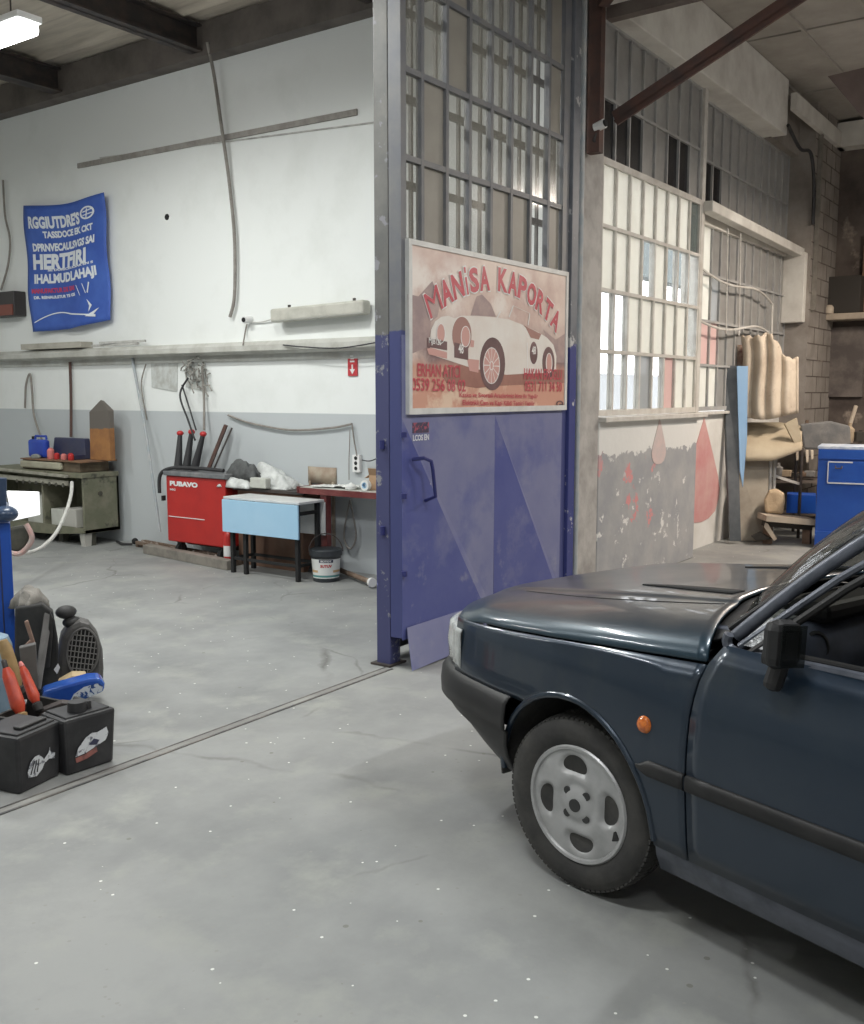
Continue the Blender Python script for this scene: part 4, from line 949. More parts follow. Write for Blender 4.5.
# interior
MB().grid([[(x, y, z-.03*abs(y)) for x, z in ((-.44,.945),(-.55,.955),(-.625,.950),(-.650,.92),(-.675,.84),(-.665,.62))] for y in (-.69,-.4,0,.3,.5,.69)]).build('dashboard', mat('dash_blue', (.06,.07,.10), (.04,.045,.06), scale=8, rough=.5), car, smooth='all', solid=.02, **kw)
MB().obox((-.60, .30, .975), (.13, .34, .06)).build('instrument_hood', 'car_black', car, bevel=.02, **kw)
sw = []
for k in range(40):
    t = 2*math.pi*k/40; sw.append(Vector((-.86, .36, .89))+Vector((.08*math.sin(t), .185*math.cos(t), .17*math.sin(t))))
st_ = MB().tube(sw, .013, 8, closed=True).build('steering_wheel', 'car_bluegrey', car, smooth=True, **kw)
MB().ball((-.84,.36,.88), .06, (.5,1,.9)).bar((-.84,.36,.88), (-.86,.54,.89), .02, .03).bar((-.84,.36,.88), (-.86,.18,.89), .02, .03).build('wheel_boss', 'car_black', st_, smooth=True, **kw)
MB().lathe([(.045,0),(.045,.010),(.036,.014),(.032,.004),(.005,.006)], (-.648, .50, .888), (-1, .25, .25), 24).build('air_vent', 'car_black', car, smooth=True, **kw)
MB().box(-.57, -.47, .42, .60, .953, .958).build('dash_pale_slab', 'lamp_lens', car, **kw)  # thin pale slab on the dash top
for yy in (.36, -.36):
    s_ = MB().obox((-1.45, yy, .45), (.52, .48, .18), rot=(0, -.12, 0)).build('seat_cushion', 'car_rubber', car, bevel=.05, **kw)
    MB().obox((-1.80, yy, .78), (.16, .46, .62), rot=(0, -.25, 0)).build('seat_back', 'car_rubber', car, bevel=.05, **kw)
    MB().obox((-1.92, yy, 1.14), (.09, .26, .16), rot=(0, -.25, 0)).build('headrest', 'car_rubber', car, bevel=.03, **kw)
MB().obox((-2.35, 0, .5), (.5, 1.2, .2)).obox((-2.62, 0, .78), (.18, 1.2, .5), rot=(0,-.3,0)).build('rear_bench', 'car_rubber', car, bevel=.05, **kw)
# wheels
def wheel(x, y, sgn, steer):
    hub = Vector((x, y, .288)); a = Vector((math.sin(steer)*sgn*1.0, math.cos(steer)*sgn, 0)) if False else Vector((-math.sin(-steer)*1.0, math.cos(steer), 0))*sgn
    a = Vector((math.sin(steer), math.cos(steer), 0))*sgn; f = Vector((math.cos(steer), -math.sin(steer), 0)); up = Vector((0,0,1))
    T = .0875                                        # half width
    prof = [(.205,-T+.01),(.235,-T),(.272,-T+.012),(.281,-T+.026),(.2855,-T+.045),(.2855,T-.045),(.281,T-.026),(.272,T-.012),(.235,T),(.200,T-.008),(.188,T-.02)]
    w_ = MB().lathe(prof, hub, a, 64).build('tyre', 'car_rubber', car, smooth='all', **kw)
    tr = MB()                                        # shoulder blocks of the tread
    for k in range(84):
        t = 2*math.pi*k/84
        for s0, s1 in ((-T+.014, -T+.060), (-T+.068, -.008), (.008, T-.068), (T-.060, T-.014)):
            d = up*math.cos(t)+f*math.sin(t); d2 = up*math.cos(t+.055)+f*math.sin(t+.055)
            r1 = .288
            e0 = .280 if abs(s0) > T-.03 else r1; e1 = .280 if abs(s1) > T-.03 else r1
            tr.add([hub+d*.27+a*s0, hub+d*.27+a*s1, hub+d2*.27+a*s1, hub+d2*.27+a*s0, hub+d*e0+a*s0, hub+d*e1+a*s1, hub+d2*e1+a*s1, hub+d2*e0+a*s0], [(0,3,2,1),(4,5,6,7),(0,1,5,4),(1,2,6,5),(2,3,7,6),(3,0,4,7)])
    tr.build('tread', 'car_rubber', w_, **kw)
    # barrel and lip as open rings
    o = ring(hub, a, [(.180,-.05),(.188,T-.024),(.194,T-.012),(.189,T-.006),(.180,T-.008),(.174,T-.018),(.168,-.04)], 56).build('rim', 'rim_silver', w_, smooth=True, **kw)
    # disc with four almond openings, polar grid with holes cut by skipping
    nA, nR = 180, 34; hits = lambda r, t: _slot(r, t)
    g_v = []; g_f = []; base = hub+a*(T-.022)
    def pt(r, t, d=0):
        bul = .014*(1-(r/.185)**2)-.010*math.exp(-((r-.062)/.02)**2)
        return base+(up*math.cos(t)+f*math.sin(t))*r+a*(bul+d)
    dm = MB(); idx = {}
    rs = [.012+.166*(i/nR) for i in range(nR+1)]
    vs = []; fs = []
    for i, r in enumerate(rs):
        for k in range(nA): vs.append(pt(r, 2*math.pi*k/nA, _dish(r, 2*math.pi*k/nA)))
    for i in range(nR):
        for k in range(nA):
            tm = 2*math.pi*(k+.5)/nA; r_m = (rs[i]+rs[i+1])/2
            if _slot(r_m, tm) < 1: continue
            fs.append((i*nA+k, i*nA+(k+1) % nA, (i+1)*nA+(k+1) % nA, (i+1)*nA+k))
    dm.add(vs, fs); dm.build('wheel_disc', 'rim_silver', w_, smooth='all', solid=.012, offset=0, **kw)
    MB().cyl(base+a*-.03, base+a*.024, .021, seg=20).build('hub_cap', 'rim_dark', w_, smooth=True, **kw)
    for k in range(4):
        t = math.pi/4+k*math.pi/2; c_ = pt(.053, t)
        MB().cyl(c_-a*.02, c_+a*.009, .0135, seg=14).build('wheel_bolt', 'rim_dark', w_, smooth=True, **kw)
    MB().cyl(hub-a*.06, hub-a*.04, .175, seg=40).build('brake_disc', 'car_inner', w_, smooth=True, **kw)
    t = -1.95 if sgn > 0 else 1.95; c_ = pt(.158, t, .004); MB().obox(c_, (.03,.006,.03), rot=(0, .4, 0)).build('rim_badge', 'car_black', w_, bevel=.002, **kw)
def ring(o, axis, prof, seg):
    mb = MB(); o = Vector(o); ax = Vector(axis).normalized(); a = ax.orthogonal().normalized(); b = ax.cross(a); n = len(prof); vs = []; fs = []
    for r, h in prof:
        for k in range(seg):
            t = 2*math.pi*k/seg; vs.append(o+ax*h+(a*math.cos(t)+b*math.sin(t))*r)
    for i in range(n):
        j = (i+1) % n
        for k in range(seg): fs.append((i*seg+k, i*seg+(k+1) % seg, j*seg+(k+1) % seg, j*seg+k))
    return mb.add(vs, fs)
def _slot(r, t):
    """<1 inside one of four almond slots at 0, 90, 180, 270 degrees (skewed)"""
    best = 9
    for k in range(4):
        c = k*math.pi/2+.10; d = (t-c+math.pi) % (2*math.pi)-math.pi
        x = d*.128; y = r-.128
        x2 = x*math.cos(.12)+y*math.sin(.12); y2 = -x*math.sin(.12)+y*math.cos(.12)
        e = (x2/.043)**2+((y2+x2*x2*3)/.0240)**2; best = min(best, e)
    return best
def _dish(r, t):
    e = _slot(r, t); return -.016*max(0, 1-max(0, e-1)/1.6)
wheel(-.022, .735, 1, math.radians(-7)); wheel(-.022, -.735, -1, math.radians(-7)); wheel(-2.56, .745, 1, 0); wheel(-2.56, -.745, -1, 0)
for xx, sgn in ((-3.32, 1), (-3.32, -1)): MB().grid([[(xx, sgn*.775, z), (xx-.08, sgn*.70, z), (xx-.12, sgn*.52, z)] for z in (.62,.74,.88)]).build('tail_lamp', mat('tail_red%d' % sgn, (.3,.02,.02), rough=.2), car, smooth='all', solid=.01, **kw)
# ================================================================ ALONG THE WHITE WALL
# --- workbench
mat('olive_paint', (.145,.15,.10), (.21,.20,.145), scale=7, rough=.65, bump=.15, c3=(.06,.06,.045), s3=5, lo3=.58, hi3=.66)
mat('olive_dark', (.05,.05,.04), (.09,.085,.065), scale=9, rough=.8)
wb = thing('workbench', 'olive green steel machine bench with open shelf standing against the grey wall', 'workbench', (6.5, 9.6, 0))
Y0, Y1, XF, XB = 8.84, 10.7, 6.26, 6.70
MB().box(XF, XB, Y0, Y0+.03, .14, .76).box(XB-.03, XB, Y0, Y1, .14, .76).box(XF, XB, Y0, Y1, .14, .18).box(XF, XB, Y1-.03, Y1, .14, .76).box(XF, XB, 9.55, 9.58, .18, .70).build('carcass', 'olive_paint', wb, bevel=.004)
MB().box(XF-.02, XB, Y0-.01, Y1, .72, .77).build('worktop', 'olive_paint', wb, bevel=.006)
MB().bar((XF-.05, Y0+.2, .735), (XF-.05, Y1, .765), .05, .03).build('front_rail', mat('olive_pale', (.34,.33,.27), (.22,.21,.17), scale=14, rough=.6), wb, bevel=.006)
MB().bar((XF-.03, Y0+.22, .66), (XF-.03, Y1, .68), .03, .05).build('slide_bar', 'olive_pale', wb, bevel=.006)
for k in range(9): MB().ball((XF-.045, 9.0+k*.12, .64), .022, (.6,1,1), 8, 6).build('clamp', 'olive_dark', wb, smooth=True)
pts = [(XF-.01, Y0+t*(Y1-Y0), .15-.06*math.sin(math.pi*t)) for t in [k/14 for k in range(15)]]
MB().grid([[p, (p[0], p[1], .20)] for p in pts]).build('skirt', 'olive_paint', wb, solid=.02)
for yy in (Y0+.08, Y0+.55, Y1-.3): MB().box(XF+.08, XF+.16, yy-.04, yy+.04, 0, .15).build('leg', 'olive_dark', wb, bevel=.005)
for yy in (Y0+.03, Y1-.1): MB().add([(XF+.02, yy, 0),(XF+.09, yy, 0),(XF+.09, yy+.07, 0),(XF+.02, yy+.07, 0),(XF-.0, yy-.01, .17),(XF+.10, yy-.01, .17),(XF+.10, yy+.08, .17),(XF, yy+.08, .17)], [(0,3,2,1),(4,5,6,7),(0,1,5,4),(1,2,6,5),(2,3,7,6),(3,0,4,7)]).build('leg', mat('leg_pale', (.45,.44,.40), rough=.7) if yy < 9 else 'leg_pale', wb)
MB().cyl((6.46, Y0-.012, .55), (6.46, Y0+.002, .55), .025, seg=12).build('knob', 'olive_dark', wb)
def crate(name, x0, x1, y0, y1, z0, z1, m, lab, cat='box', bevel=.006): return tag(MB().box(x0, x1, y0, y1, z0, z1).build(name, m, None, bevel=bevel), lab, cat)
mat('card_pale', (.52,.53,.48), (.42,.42,.38), scale=6, rough=.8)
crate('carton', 6.30, 6.55, 9.62, 9.92, .182, .50, 'card_pale', 'tall pale carton on the left shelf bay of the olive workbench', 'carton')
crate('carton', 6.29, 6.5, 9.03, 9.26, .182, .38, 'leg_pale', 'white carton on the right shelf bay of the olive workbench', 'carton')
crate('carton', 6.31, 6.5, 9.29, 9.50, .182, .36, 'card_pale', 'small grey-white carton beside the white one on the right shelf bay', 'carton')
# riser on the bench
rs_ = thing('bench_riser', 'brown steel riser table with pale drawer front standing on the workbench', 'stand', (6.5, 9.4, .77))
MB().box(6.32, 6.68, 8.97, 10.0, .772, .875).build('body', mat('riser_brown', (.12,.09,.06), (.19,.15,.10), scale=9, rough=.7), rs_, bevel=.004)
MB().box(6.27, 6.32, 9.25, 9.98, .79, .865).build('drawer_front', mat('drawer_pale', (.40,.385,.29), (.30,.28,.21), scale=6, rough=.7), rs_, bevel=.015)
MB().box(6.28, 6.72, 8.88, 9.98, .878, .892).build('top_plate', mat('rust_plate', (.24,.13,.07), (.16,.10,.07), scale=8, rough=.8), rs_)
TZ = .893
# jerry can
jc = thing('jerry_can', 'bright blue plastic jerry can at the left end of the bench riser', 'can', (6.45, 9.72, TZ))
def PB(u, v, x=6.40): return gx(u, v, x)
ya, yb_ = PB(46,450).y+.0, PB(29,450).y
MB().box(6.38, 6.46, ya, yb_, TZ, TZ+.20).build('body', mat('can_blue', (.02,.05,.36), (.03,.08,.42), scale=4, rough=.4), jc, bevel=.03)
MB().tube([(6.44, ya+.04, TZ+.2), (6.44, ya+.05, TZ+.235), (6.44, yb_-.08, TZ+.235), (6.44, yb_-.07, TZ+.2)], .013, 8).build('handle', 'can_blue', jc, smooth=True)
MB().cyl((6.44, yb_-.04, TZ+.2), (6.44, yb_-.04, TZ+.23), .022).build('cap', 'gap_dark', jc)
tc_ = thing('tool_case', 'dark navy open tool case standing on the bench riser', 'case', (6.5, 9.3, TZ))
ya, yb_ = PB(83,450,6.5).y, PB(50,450,6.5).y
MB().add([(6.52, ya, TZ),(6.62, ya, TZ),(6.62, yb_, TZ),(6.52, yb_, TZ),(6.55, ya+.04, TZ+.22),(6.62, ya+.04, TZ+.22),(6.62, yb_-.01, TZ+.22),(6.55, yb_-.01, TZ+.22)], [(0,3,2,1),(4,5,6,7),(0,1,5,4),(1,2,6,5),(2,3,7,6),(3,0,4,7)]).build('lid', mat('case_navy', (.03,.035,.08), (.05,.05,.08), scale=6, rough=.45), tc_, bevel=.01)
MB().box(6.37, 6.53, ya, ya+.14, TZ, TZ+.05).build('tray', 'case_navy', tc_, bevel=.006)
mat('red_paint', (.50,.03,.03), (.38,.03,.03), scale=5, rough=.4); mat('pink_red', (.62,.20,.18), rough=.5)
for k, (u, h, r, mm, lab) in enumerate(((52,.12,.038,'pink_red','pink-capped red spray bottle on the bench riser between can and case'), (58,.07,.03,'red_paint','small red tin on the bench riser beside the pink-capped bottle'), (65,.065,.032,'pink_red','squat pinkish tin before the navy tool case'), (72,.075,.032,'red_paint','red tin rightmost before the navy tool case'))):
    y_ = PB(u, 455, 6.36).y; mb = MB().lathe([(r*.9,0),(r,.008),(r,h*.8),(r*.6,h*.92),(r*.6,h)], (6.345, y_, TZ), seg=16); tag(mb.build('paint_tin', mm, None, smooth=True), lab, 'tin')
tag(MB().ball((6.33, PB(36,458,6.33).y, TZ+.015), .055, (.8,1.4,.6), 12, 8).build('rag', mat('rag_grey', (.25,.26,.24), (.14,.14,.13), scale=22, rough=.9, bump=.6), None, smooth=True), 'crumpled grey rag before the blue jerry can', 'rag')
# tall folded sheet, rust below and sooty above, peaked top
sh = gx(90, 455, 6.53), gx(110, 455, 6.53); y1, y0 = sh[0].y, sh[1].y
m = mat('rust_sheet', (.34,.16,.055), (.24,.11,.045), scale=7, rough=.75); band(m, 'Z', .33, (.13,.115,.10), below=False, wob=.08)
pk = (y0+y1)/2
tag(MB().add([(6.53,y1,TZ),(6.60,y1,TZ),(6.60,y0,TZ),(6.53,y0,TZ),(6.54,y1,1.40),(6.60,y1,1.40),(6.60,y0,1.42),(6.54,y0+.02,1.42),(6.56,pk-.01,1.53),(6.60,pk-.01,1.52)],
  [(0,3,2,1),(0,1,5,4),(1,2,6,5),(2,3,7,6),(3,0,4,7),(4,5,9,8),(6,7,8,9),(4,8,7),(5,6,9)]).build('sheet_hood', m, None, bevel=.006), 'tall rusty steel cowl with sooty peaked top at the right end of the riser', 'cowl')
# things under/behind: hose, bag
hose = spline([gd(72,482,9.6), gd(71,495,9.5), gd(66,512,9.3), gd(56,533,9.0), gd(42,547,8.6), gd(26,553,8.2), gd(12,550,7.9), gd(2,545,7.8)], 8)
for p in hose: p.z = max(p.z, .02)
tag(MB().tube(hose, .017, 8).build('air_hose', mat('hose_white', (.62,.62,.58), (.45,.45,.42), scale=9, rough=.5), None, smooth=True), 'off-white hose curving from the workbench down to the floor', 'hose')
bg = thing('hanging_bag', 'dark bag with pinkish rim hanging under the white panel', 'bag', gd(20,552,6.6)); 
bgp = [gd(a, b, 6.6) for a, b in ((6,528),(26,524),(31,536),(26,547),(18,553),(6,551))]
dv = (gd(20,540,6.9)-gd(20,540,6.6)).normalized()*.12
MB().prism(bgp, dv).build('body', 'olive_dark', bg, bevel=.02)
MB().tube(spline([gd(a, b, 6.58) for a, b in ((26,524),(32,537),(27,548),(18,554),(6,551))], 5), .018, 8).build('rim', mat('rim_pink', (.50,.30,.27), (.40,.36,.33), scale=20, rough=.7), bg, smooth=True)
# --- red welder
wd_ = thing('welding_machine', 'red welding machine cabinet with white lettering against the grey wall', 'welder', (6.55, 7.3, .13))
MB().box(6.40, 6.74, 6.88, 7.71, .15, .80).build('cabinet', mat('welder_red', (.46,.025,.02), (.38,.02,.018), scale=3, rough=.38), wd_, bevel=.012)
MB().box(6.38, 6.75, 6.86, 7.73, .80, .845).build('top', mat('welder_top', (.13,.14,.15), (.22,.22,.22), scale=9, rough=.6), wd_, bevel=.008)
MB().box(6.394, 6.400, 7.17, 7.68, .395, .402).build('stripe', 'white_plastic', wd_)
q = MB(); put_text(q, 'PUBAVO', (6.397, 7.65, .70), (0,-1,0), (0,0,1), .40, .05, .06, .001); put_text(q, 'MIG', (6.397, 7.65, .655), (0,-1,0), (0,0,1), .08, .02, .03, .001); q.build('lettering', 'white_plastic', wd_, fix=False)
for yy in (7.0, 7.6): MB().cyl((6.47, yy-.02, .065), (6.47, yy+.02, .065), .062, seg=20).build('wheel', 'gap_dark', wd_, smooth=True); MB().box(6.45, 6.50, yy-.03, yy+.03, .06, .16).build('wheel_fork', 'steel_dark', wd_)
MB().box(6.36, 6.40, 7.72, 7.74, .55, .60).build('latch', 'gap_dark', wd_); MB().box(6.60, 6.70, 6.92, 7.66, .10, .15).build('chassis', 'steel_dark', wd_)
tb = MB()
tag(MB().tube(spline([(6.50,7.0,.87),(6.46,7.35,.88),(6.42,7.65,.87),(6.39,7.78,.80),(6.39,7.80,.62)], 6), .018, 8).build('torch_cable', 'cable_black', None, smooth=True), 'thick black torch cable over the left edge of the red welder', 'cable')
for k, (u, du, ln, lab) in enumerate(((184,-2,.42,'leftmost black welding torch standing on the red welder'), (192,0,.44,'middle black welding torch standing on the red welder'), (200,1,.42,'rightmost black welding torch standing on the red welder'))):
    tr_ = thing('welding_torch', lab, 'torch', gx(u, 468, 6.55), group='torches on the red welder')
    b0 = gx(u-6, 470, 6.55); b0.z = .846; t0 = b0+Vector((.05, -.05*(k-.2), ln*.85))
    MB().tube([b0, b0.lerp(t0, .4), t0], [.045,.035,.022], 10).build('handle', 'cable_black', tr_, smooth=True)
    MB().ball(t0, .035, (1,1,.8), 10, 6).build('nozzle', 'red_paint', tr_, smooth=True)
tag(MB().bar(gx(208,470,6.62).xy.to_3d()+Vector((0,0,.85)), gx(226,425,6.72), .05, .03).build('rusty_bar', 'rust_brown', None), 'rusty flat bar leaning on the wall from the top of the red welder', 'bar')
tag(MB().bar(gx(213,469,6.58).xy.to_3d()+Vector((0,0,.85)), gx(232,428,6.70), .02, .015).build('thin_bar', 'steel_dark', None), 'thin dark rod beside the rusty flat bar', 'rod')
# frames and beams on the floor
mat('old_timber', (.24,.22,.19), (.16,.145,.125), scale=7, rough=.85, stretch=(1,1,1)); mat('rust_frame', (.15,.10,.07), (.22,.17,.13), scale=12, rough=.8)
a, b = gz(147,553), gz(231,570); d = (b-a).normalized(); n_ = Vector((-d.y, d.x, 0))
tag(MB().bar(a+Vector((0,0,.045)), b+Vector((0,0,.045)), .09, .09).build('timber_beam', 'old_timber', None, bevel=.006), 'grey timber beam lying on the floor before the red welder', 'beam')
a2, b2 = Vector((6.58, 8.42, 0)), Vector((6.33, 6.75, 0))
tag(MB().bar(a2+Vector((0,0,.05)), b2+Vector((0,0,.05)), .035, .03).bar(a2+Vector((.10,0,.05)), b2+Vector((.12,0,.05)), .03, .03).bar(a2+Vector((0,0,.02)), a2+Vector((.10,0,.02)), .04, .04).bar(b2+Vector((-.0,0,.02)), b2+Vector((.12,0,.02)), .04, .04).build('floor_frame', 'rust_frame', None), 'low rusty angle-iron frame on the floor between timber beam and red welder', 'frame')
tag(MB().ball(Vector((6.62, 8.50, .05)), .035, (1,1,1), 10, 6).build('rubber_ball', 'gap_dark', None, smooth=True), 'small black knob at the left end of the low rusty frame', 'knob')
sc = MB()
for k in range(40):
    t = R_.random(); p = a2.lerp(b2, t)+Vector((R_.uniform(.0,.12), 0, R_.uniform(.01,.05))); sc.obox(p, (R_.uniform(.02,.07), R_.uniform(.02,.06), .02), rot=(R_.random(), R_.random(), R_.random()*3))
tag(sc.build('floor_scrap', mat('scrap', (.20,.13,.10), (.36,.33,.30), scale=30, rough=.8), None), 'small rusty scrap scattered in the low frame under the welder', 'scrap', kind='stuff')
tag(MB().tube(spline([(6.62,8.80,.02), (6.60,8.74,.02), (6.55,8.62,.02), (6.60,8.52,.02)], 6), .014, 6).build('floor_cable', 'cable_black', None, smooth=True), 'black cable on the floor between workbench and low rusty frame', 'cable')
# extinguisher
ex = thing('fire_extinguisher', 'small red fire extinguisher with white label behind the table leg', 'extinguisher', gz(228, 556))
e0 = gz(228, 556); e0 = Vector((6.36, e0.y if e0.y < 7 else 6.78, 0)); e0 = gx(229, 550, 6.36); e0.z = 0; ex.location = e0
MB().lathe([(.04,0),(.05,.01),(.05,.27),(.035,.31),(.014,.33),(.014,.36)], e0, seg=20).build('cylinder', 'welder_red', ex, smooth=True)
MB().lathe([(.0508,.09),(.0508,.19)], e0, seg=20).build('label_band', 'white_plastic', ex, smooth=True)
MB().obox(e0+Vector((0,0,.375)), (.07,.02,.02)).build('valve', 'gap_dark', ex)
# crate behind the table with sacks
cb = thing('brown_cabinet', 'low brown board cabinet standing behind the light blue table', 'cabinet', (6.62, 6.3, 0))
yl, yr = gx(262,550,6.46).y, gx(293,550,6.46).y
MB().box(6.48, 6.76, 5.98, 6.80, 0, .70).build('body', mat('brown_board', (.16,.085,.055), (.20,.12,.08), scale=5, rough=.7), cb, bevel=.004)
MB().box(6.46, 6.77, 5.95, 6.84, .70, .725).build('top', 'steel_dark', cb)
tag(MB().bar(gz(276,571)+Vector((.25,0,.03)), gx(289,535,6.47), .02, .015).build('thin_lath', 'pale_wood', None), 'thin pale lath leaning on the brown cabinet under the table', 'lath')
def heap(name, base, size, amp, m, lab, cat, seed, nx=18, ny=26, prof=None):
    """soft sheet heap over a rectangle: base corner (x0,y0,z), size (dx,dy,h)"""
    g = []
    for i in range(nx+1):
        row = []
        for j in range(ny+1):
            s_, t_ = i/nx, j/ny; e = (max(0, math.sin(math.pi*s_))**.45)*(max(0, math.sin(math.pi*t_))**.35)
            hh = size[2]*e*(prof(s_, t_) if prof else 1); nn = mnoise.noise(Vector((s_*4+seed, t_*5, seed)))*amp*e
            row.append((base[0]+size[0]*s_+mnoise.noise(Vector((t_*6, s_*3, seed)))*.02, base[1]+size[1]*t_+mnoise.noise(Vector((s_*6, seed, t_*3)))*.03, base[2]+max(0.0, hh+nn)))
        g.append(row)
    g2 = g+[[(p[0], p[1], base[2]) for p in g[-1]]]
    return tag(MB().grid(g).build(name, m, None, smooth='all', solid=.006), lab, cat)
mat('plastic_sheet', (.62,.64,.62), (.45,.46,.45), scale=12, rough=.35, bump=.4); mat('cloth_dark', (.10,.105,.105), (.05,.05,.05), scale=9, rough=.85, bump=.4)
y_l, y_r = gx(232,480,6.6).y, gx(292,490,6.6).y
heap('plastic_sheet', (6.50, y_r-.02, .728), (.27, min(y_l, 6.84)-y_r, .30), .10, 'plastic_sheet', 'crumpled white plastic sheet heaped on the brown cabinet against the wall', 'sheet', 3.1, prof=lambda s, t: .25+.9*s*(t if t < .75 else .75))
heap('jacket', (6.36+.11, y_l-.42, .80), (.14, .40, .16), .10, 'cloth_dark', 'dark grey jacket thrown on the plastic sheet behind the table', 'jacket', 8.2)
crate('small_carton', 6.43, 6.50, gx(268,484,6.46).y, gx(252,484,6.46).y, .735, .83, 'card_pale', 'small open grey carton beside the dark jacket', 'carton', .01)
heap('folded_cloth', (6.40, gx(252,492,6.45).y, .726), (.13, .42, .07), .03, 'plastic_sheet', 'white folded cloth left of the small grey carton', 'cloth', 5.5)
# --- drop-leaf table
tl = thing('drop_leaf_table', 'small table with black legs and hanging light blue drop leaves', 'table', (6.26, 6.12, 0))
TY0, TY1, TX0, TX1, TT = 5.67, 6.585, 6.10, 6.42, .685
MB().box(TX0, TX1, TY0, TY1, TT-.022, TT).build('top', mat('table_top', (.62,.63,.62), (.54,.55,.55), scale=6, rough=.45), tl, bevel=.004)
MB().box(TX0-.018, TX0, TY0, TY1, TT-.315, TT-.024).build('drop_leaf', mat('leaf_blue', (.36,.58,.76), (.40,.61,.78), scale=2, rough=.45), tl, bevel=.003)
MB().box(TX1, TX1+.018, TY0, TY1, TT-.315, TT-.024).build('drop_leaf', 'table_top', tl, bevel=.003)
for x in (TX0+.03, TX1-.04):
    for y in (TY0+.05, TY1-.08): MB().box(x-.018, x+.018, y-.018, y+.018, 0, TT-.022).build('leg', 'gap_dark', tl, bevel=.003)
MB().box(TX0+.02, TX1-.02, TY0+.04, TY0+.06, TT-.12, TT-.09).box(TX0+.02, TX1-.02, TY1-.09, TY1-.07, TT-.12, TT-.09).build('apron', 'gap_dark', tl)
for x in (TX0+.03, TX1-.04): MB().box(x-.008, x+.008, TY0+.05, TY1-.08, .12, .145).build('stretcher', 'gap_dark', tl)
MB().box(TX0+.03, TX1-.04, TY0+.045, TY0+.06, .12, .145).box(TX0+.03, TX1-.04, TY1-.09, TY1-.075, .12, .145).build('stretcher', 'gap_dark', tl)
MB().box(TX0+.012, TX0+.048, TY1-.26, TY1-.224, 0, TT-.022).build('gate_leg', 'gap_dark', tl, bevel=.003)
# --- putty bucket
bk0 = gz(323, 583); bk0 = Vector((bk0.x+.11, bk0.y+.06, 0))
bk = thing('putty_bucket', 'black lidded bucket with white printed label standing before the red desk leg', 'bucket', bk0)
H_ = .27
MB().lathe([(.108,0),(.113,.004),(.132,H_-.03),(.134,H_-.02)], bk0, seg=36).build('pail', mat('bucket_black', (.025,.03,.035), (.05,.055,.06), scale=9, rough=.45), bk, smooth=True)
MB().lathe([(.138,H_-.05),(.142,H_-.045),(.142,H_-.0),(.136,H_+.005),(.12,H_+.002),(.11,H_+.008)], bk0, seg=36).build('lid', 'bucket_black', bk, smooth=True)
lb = []
va = math.atan2(-bk0.y, -bk0.x)
def bkp(da, z, o=0): r = .1145+(z/(H_-.03))*.019+o; return (bk0.x+math.cos(va+da)*r, bk0.y+math.sin(va+da)*r, z)
MB().grid([[bkp(-1.25+2.5*i/24, z) for z in (.035, .20)] for i in range(25)]).build('label', mat('label_white', (.74,.75,.72), rough=.5), bk, smooth='all')
q = MB()
def bktext(mb, s_, a0, a1, z0, z1):
    me = text_mesh(s_, .05); xs = [v.co.x for v in me.vertices]; ys_ = [v.co.y for v in me.vertices]; A_, B_, C_, D_ = min(xs), max(xs), min(ys_), max(ys_)
    mb.add([bkp(a0+(a1-a0)*(v.co.x-A_)/(B_-A_), z0+(z1-z0)*(v.co.y-C_)/(D_-C_), .002) for v in me.vertices], [tuple(p.vertices) for p in me.polygons]); bpy.data.meshes.remove(me)
MB().grid([[bkp(-.48+.96*i/10, z, .0012) for z in (.172, .197)] for i in range(11)]).build('label_panel', 'case_navy', bk)
bktext(q, 'BOTOT', -.36, .36, .177, .192); q.build('brand_lettering', 'label_white', bk, fix=False)
q = MB(); bktext(q, 'SUTUV', -.40, .40, .13, .155); q.build('lettering', 'red_paint', bk, fix=False)
MB().grid([[bkp(-1.2+.6*i/8, z, .001) for z in (.085, .105)] for i in range(9)]).grid([[bkp(.5+.7*i/8, z, .001) for z in (.085, .105)] for i in range(9)]).build('label_band', mat('label_orange', (.60,.40,.20), rough=.5), bk)
MB().grid([[bkp(-1.2+2.4*i/20, z, .001) for z in (.045, .062)] for i in range(21)]).build('label_band', mat('label_teal', (.10,.30,.28), rough=.5), bk)
hd = [bk0+Vector((math.cos(va+1.57)*.145*math.cos(t), math.sin(va+1.57)*.145*math.cos(t), H_-.02+.15*math.sin(t)))+Vector((.03,.03,0))*math.sin(t) for t in [math.pi*k/14 for k in range(15)]]
MB().tube(hd, .005, 6).build('handle', 'steel_dark', bk, smooth=True)
# --- red desk
DX0, DX1, DZ = 6.45, 6.76, gx(302,487,6.45).z; DY1 = gx(300,487,6.45).y; DY0 = 4.2
dk = thing('red_desk', 'long narrow desk with red steel frame and worn pale top behind the gate', 'desk', (6.6, 5.1, 0))
MB().box(DX0, DX1, DY0, DY1, DZ-.025, DZ+.0).build('top', mat('desk_top', (.55,.56,.52), (.42,.42,.38), scale=6, rough=.6), dk)
MB().box(DX0-.02, DX0, DY0, DY1+.01, DZ-.055, DZ-.004).box(DX0-.02, DX1, DY1, DY1+.02, DZ-.055, DZ+.004).build('frame', mat('desk_red', (.13,.025,.025), (.18,.05,.045), scale=9, rough=.5), dk)
ly = gx(326, 530, DX0+.03).y
MB().box(DX0, DX0+.06, ly-.035, ly+.035, 0, DZ-.025).build('leg', 'desk_red', dk); MB().box(DX0, DX0+.05, 4.3, 4.35, 0, DZ-.025).build('leg', 'desk_red', dk)
for yy in (4.32,): MB().box(DX1-.06, DX1-.01, yy-.03, yy+.03, 0, DZ-.025).build('leg', 'desk_red', dk)
MB().prism([(DX0+.01, ly+.02, .55), (DX0+.01, ly+.02, .05), (DX0+.01, ly+.20, .02)], (.01,0,0)).build('gusset', 'gap_dark', dk)
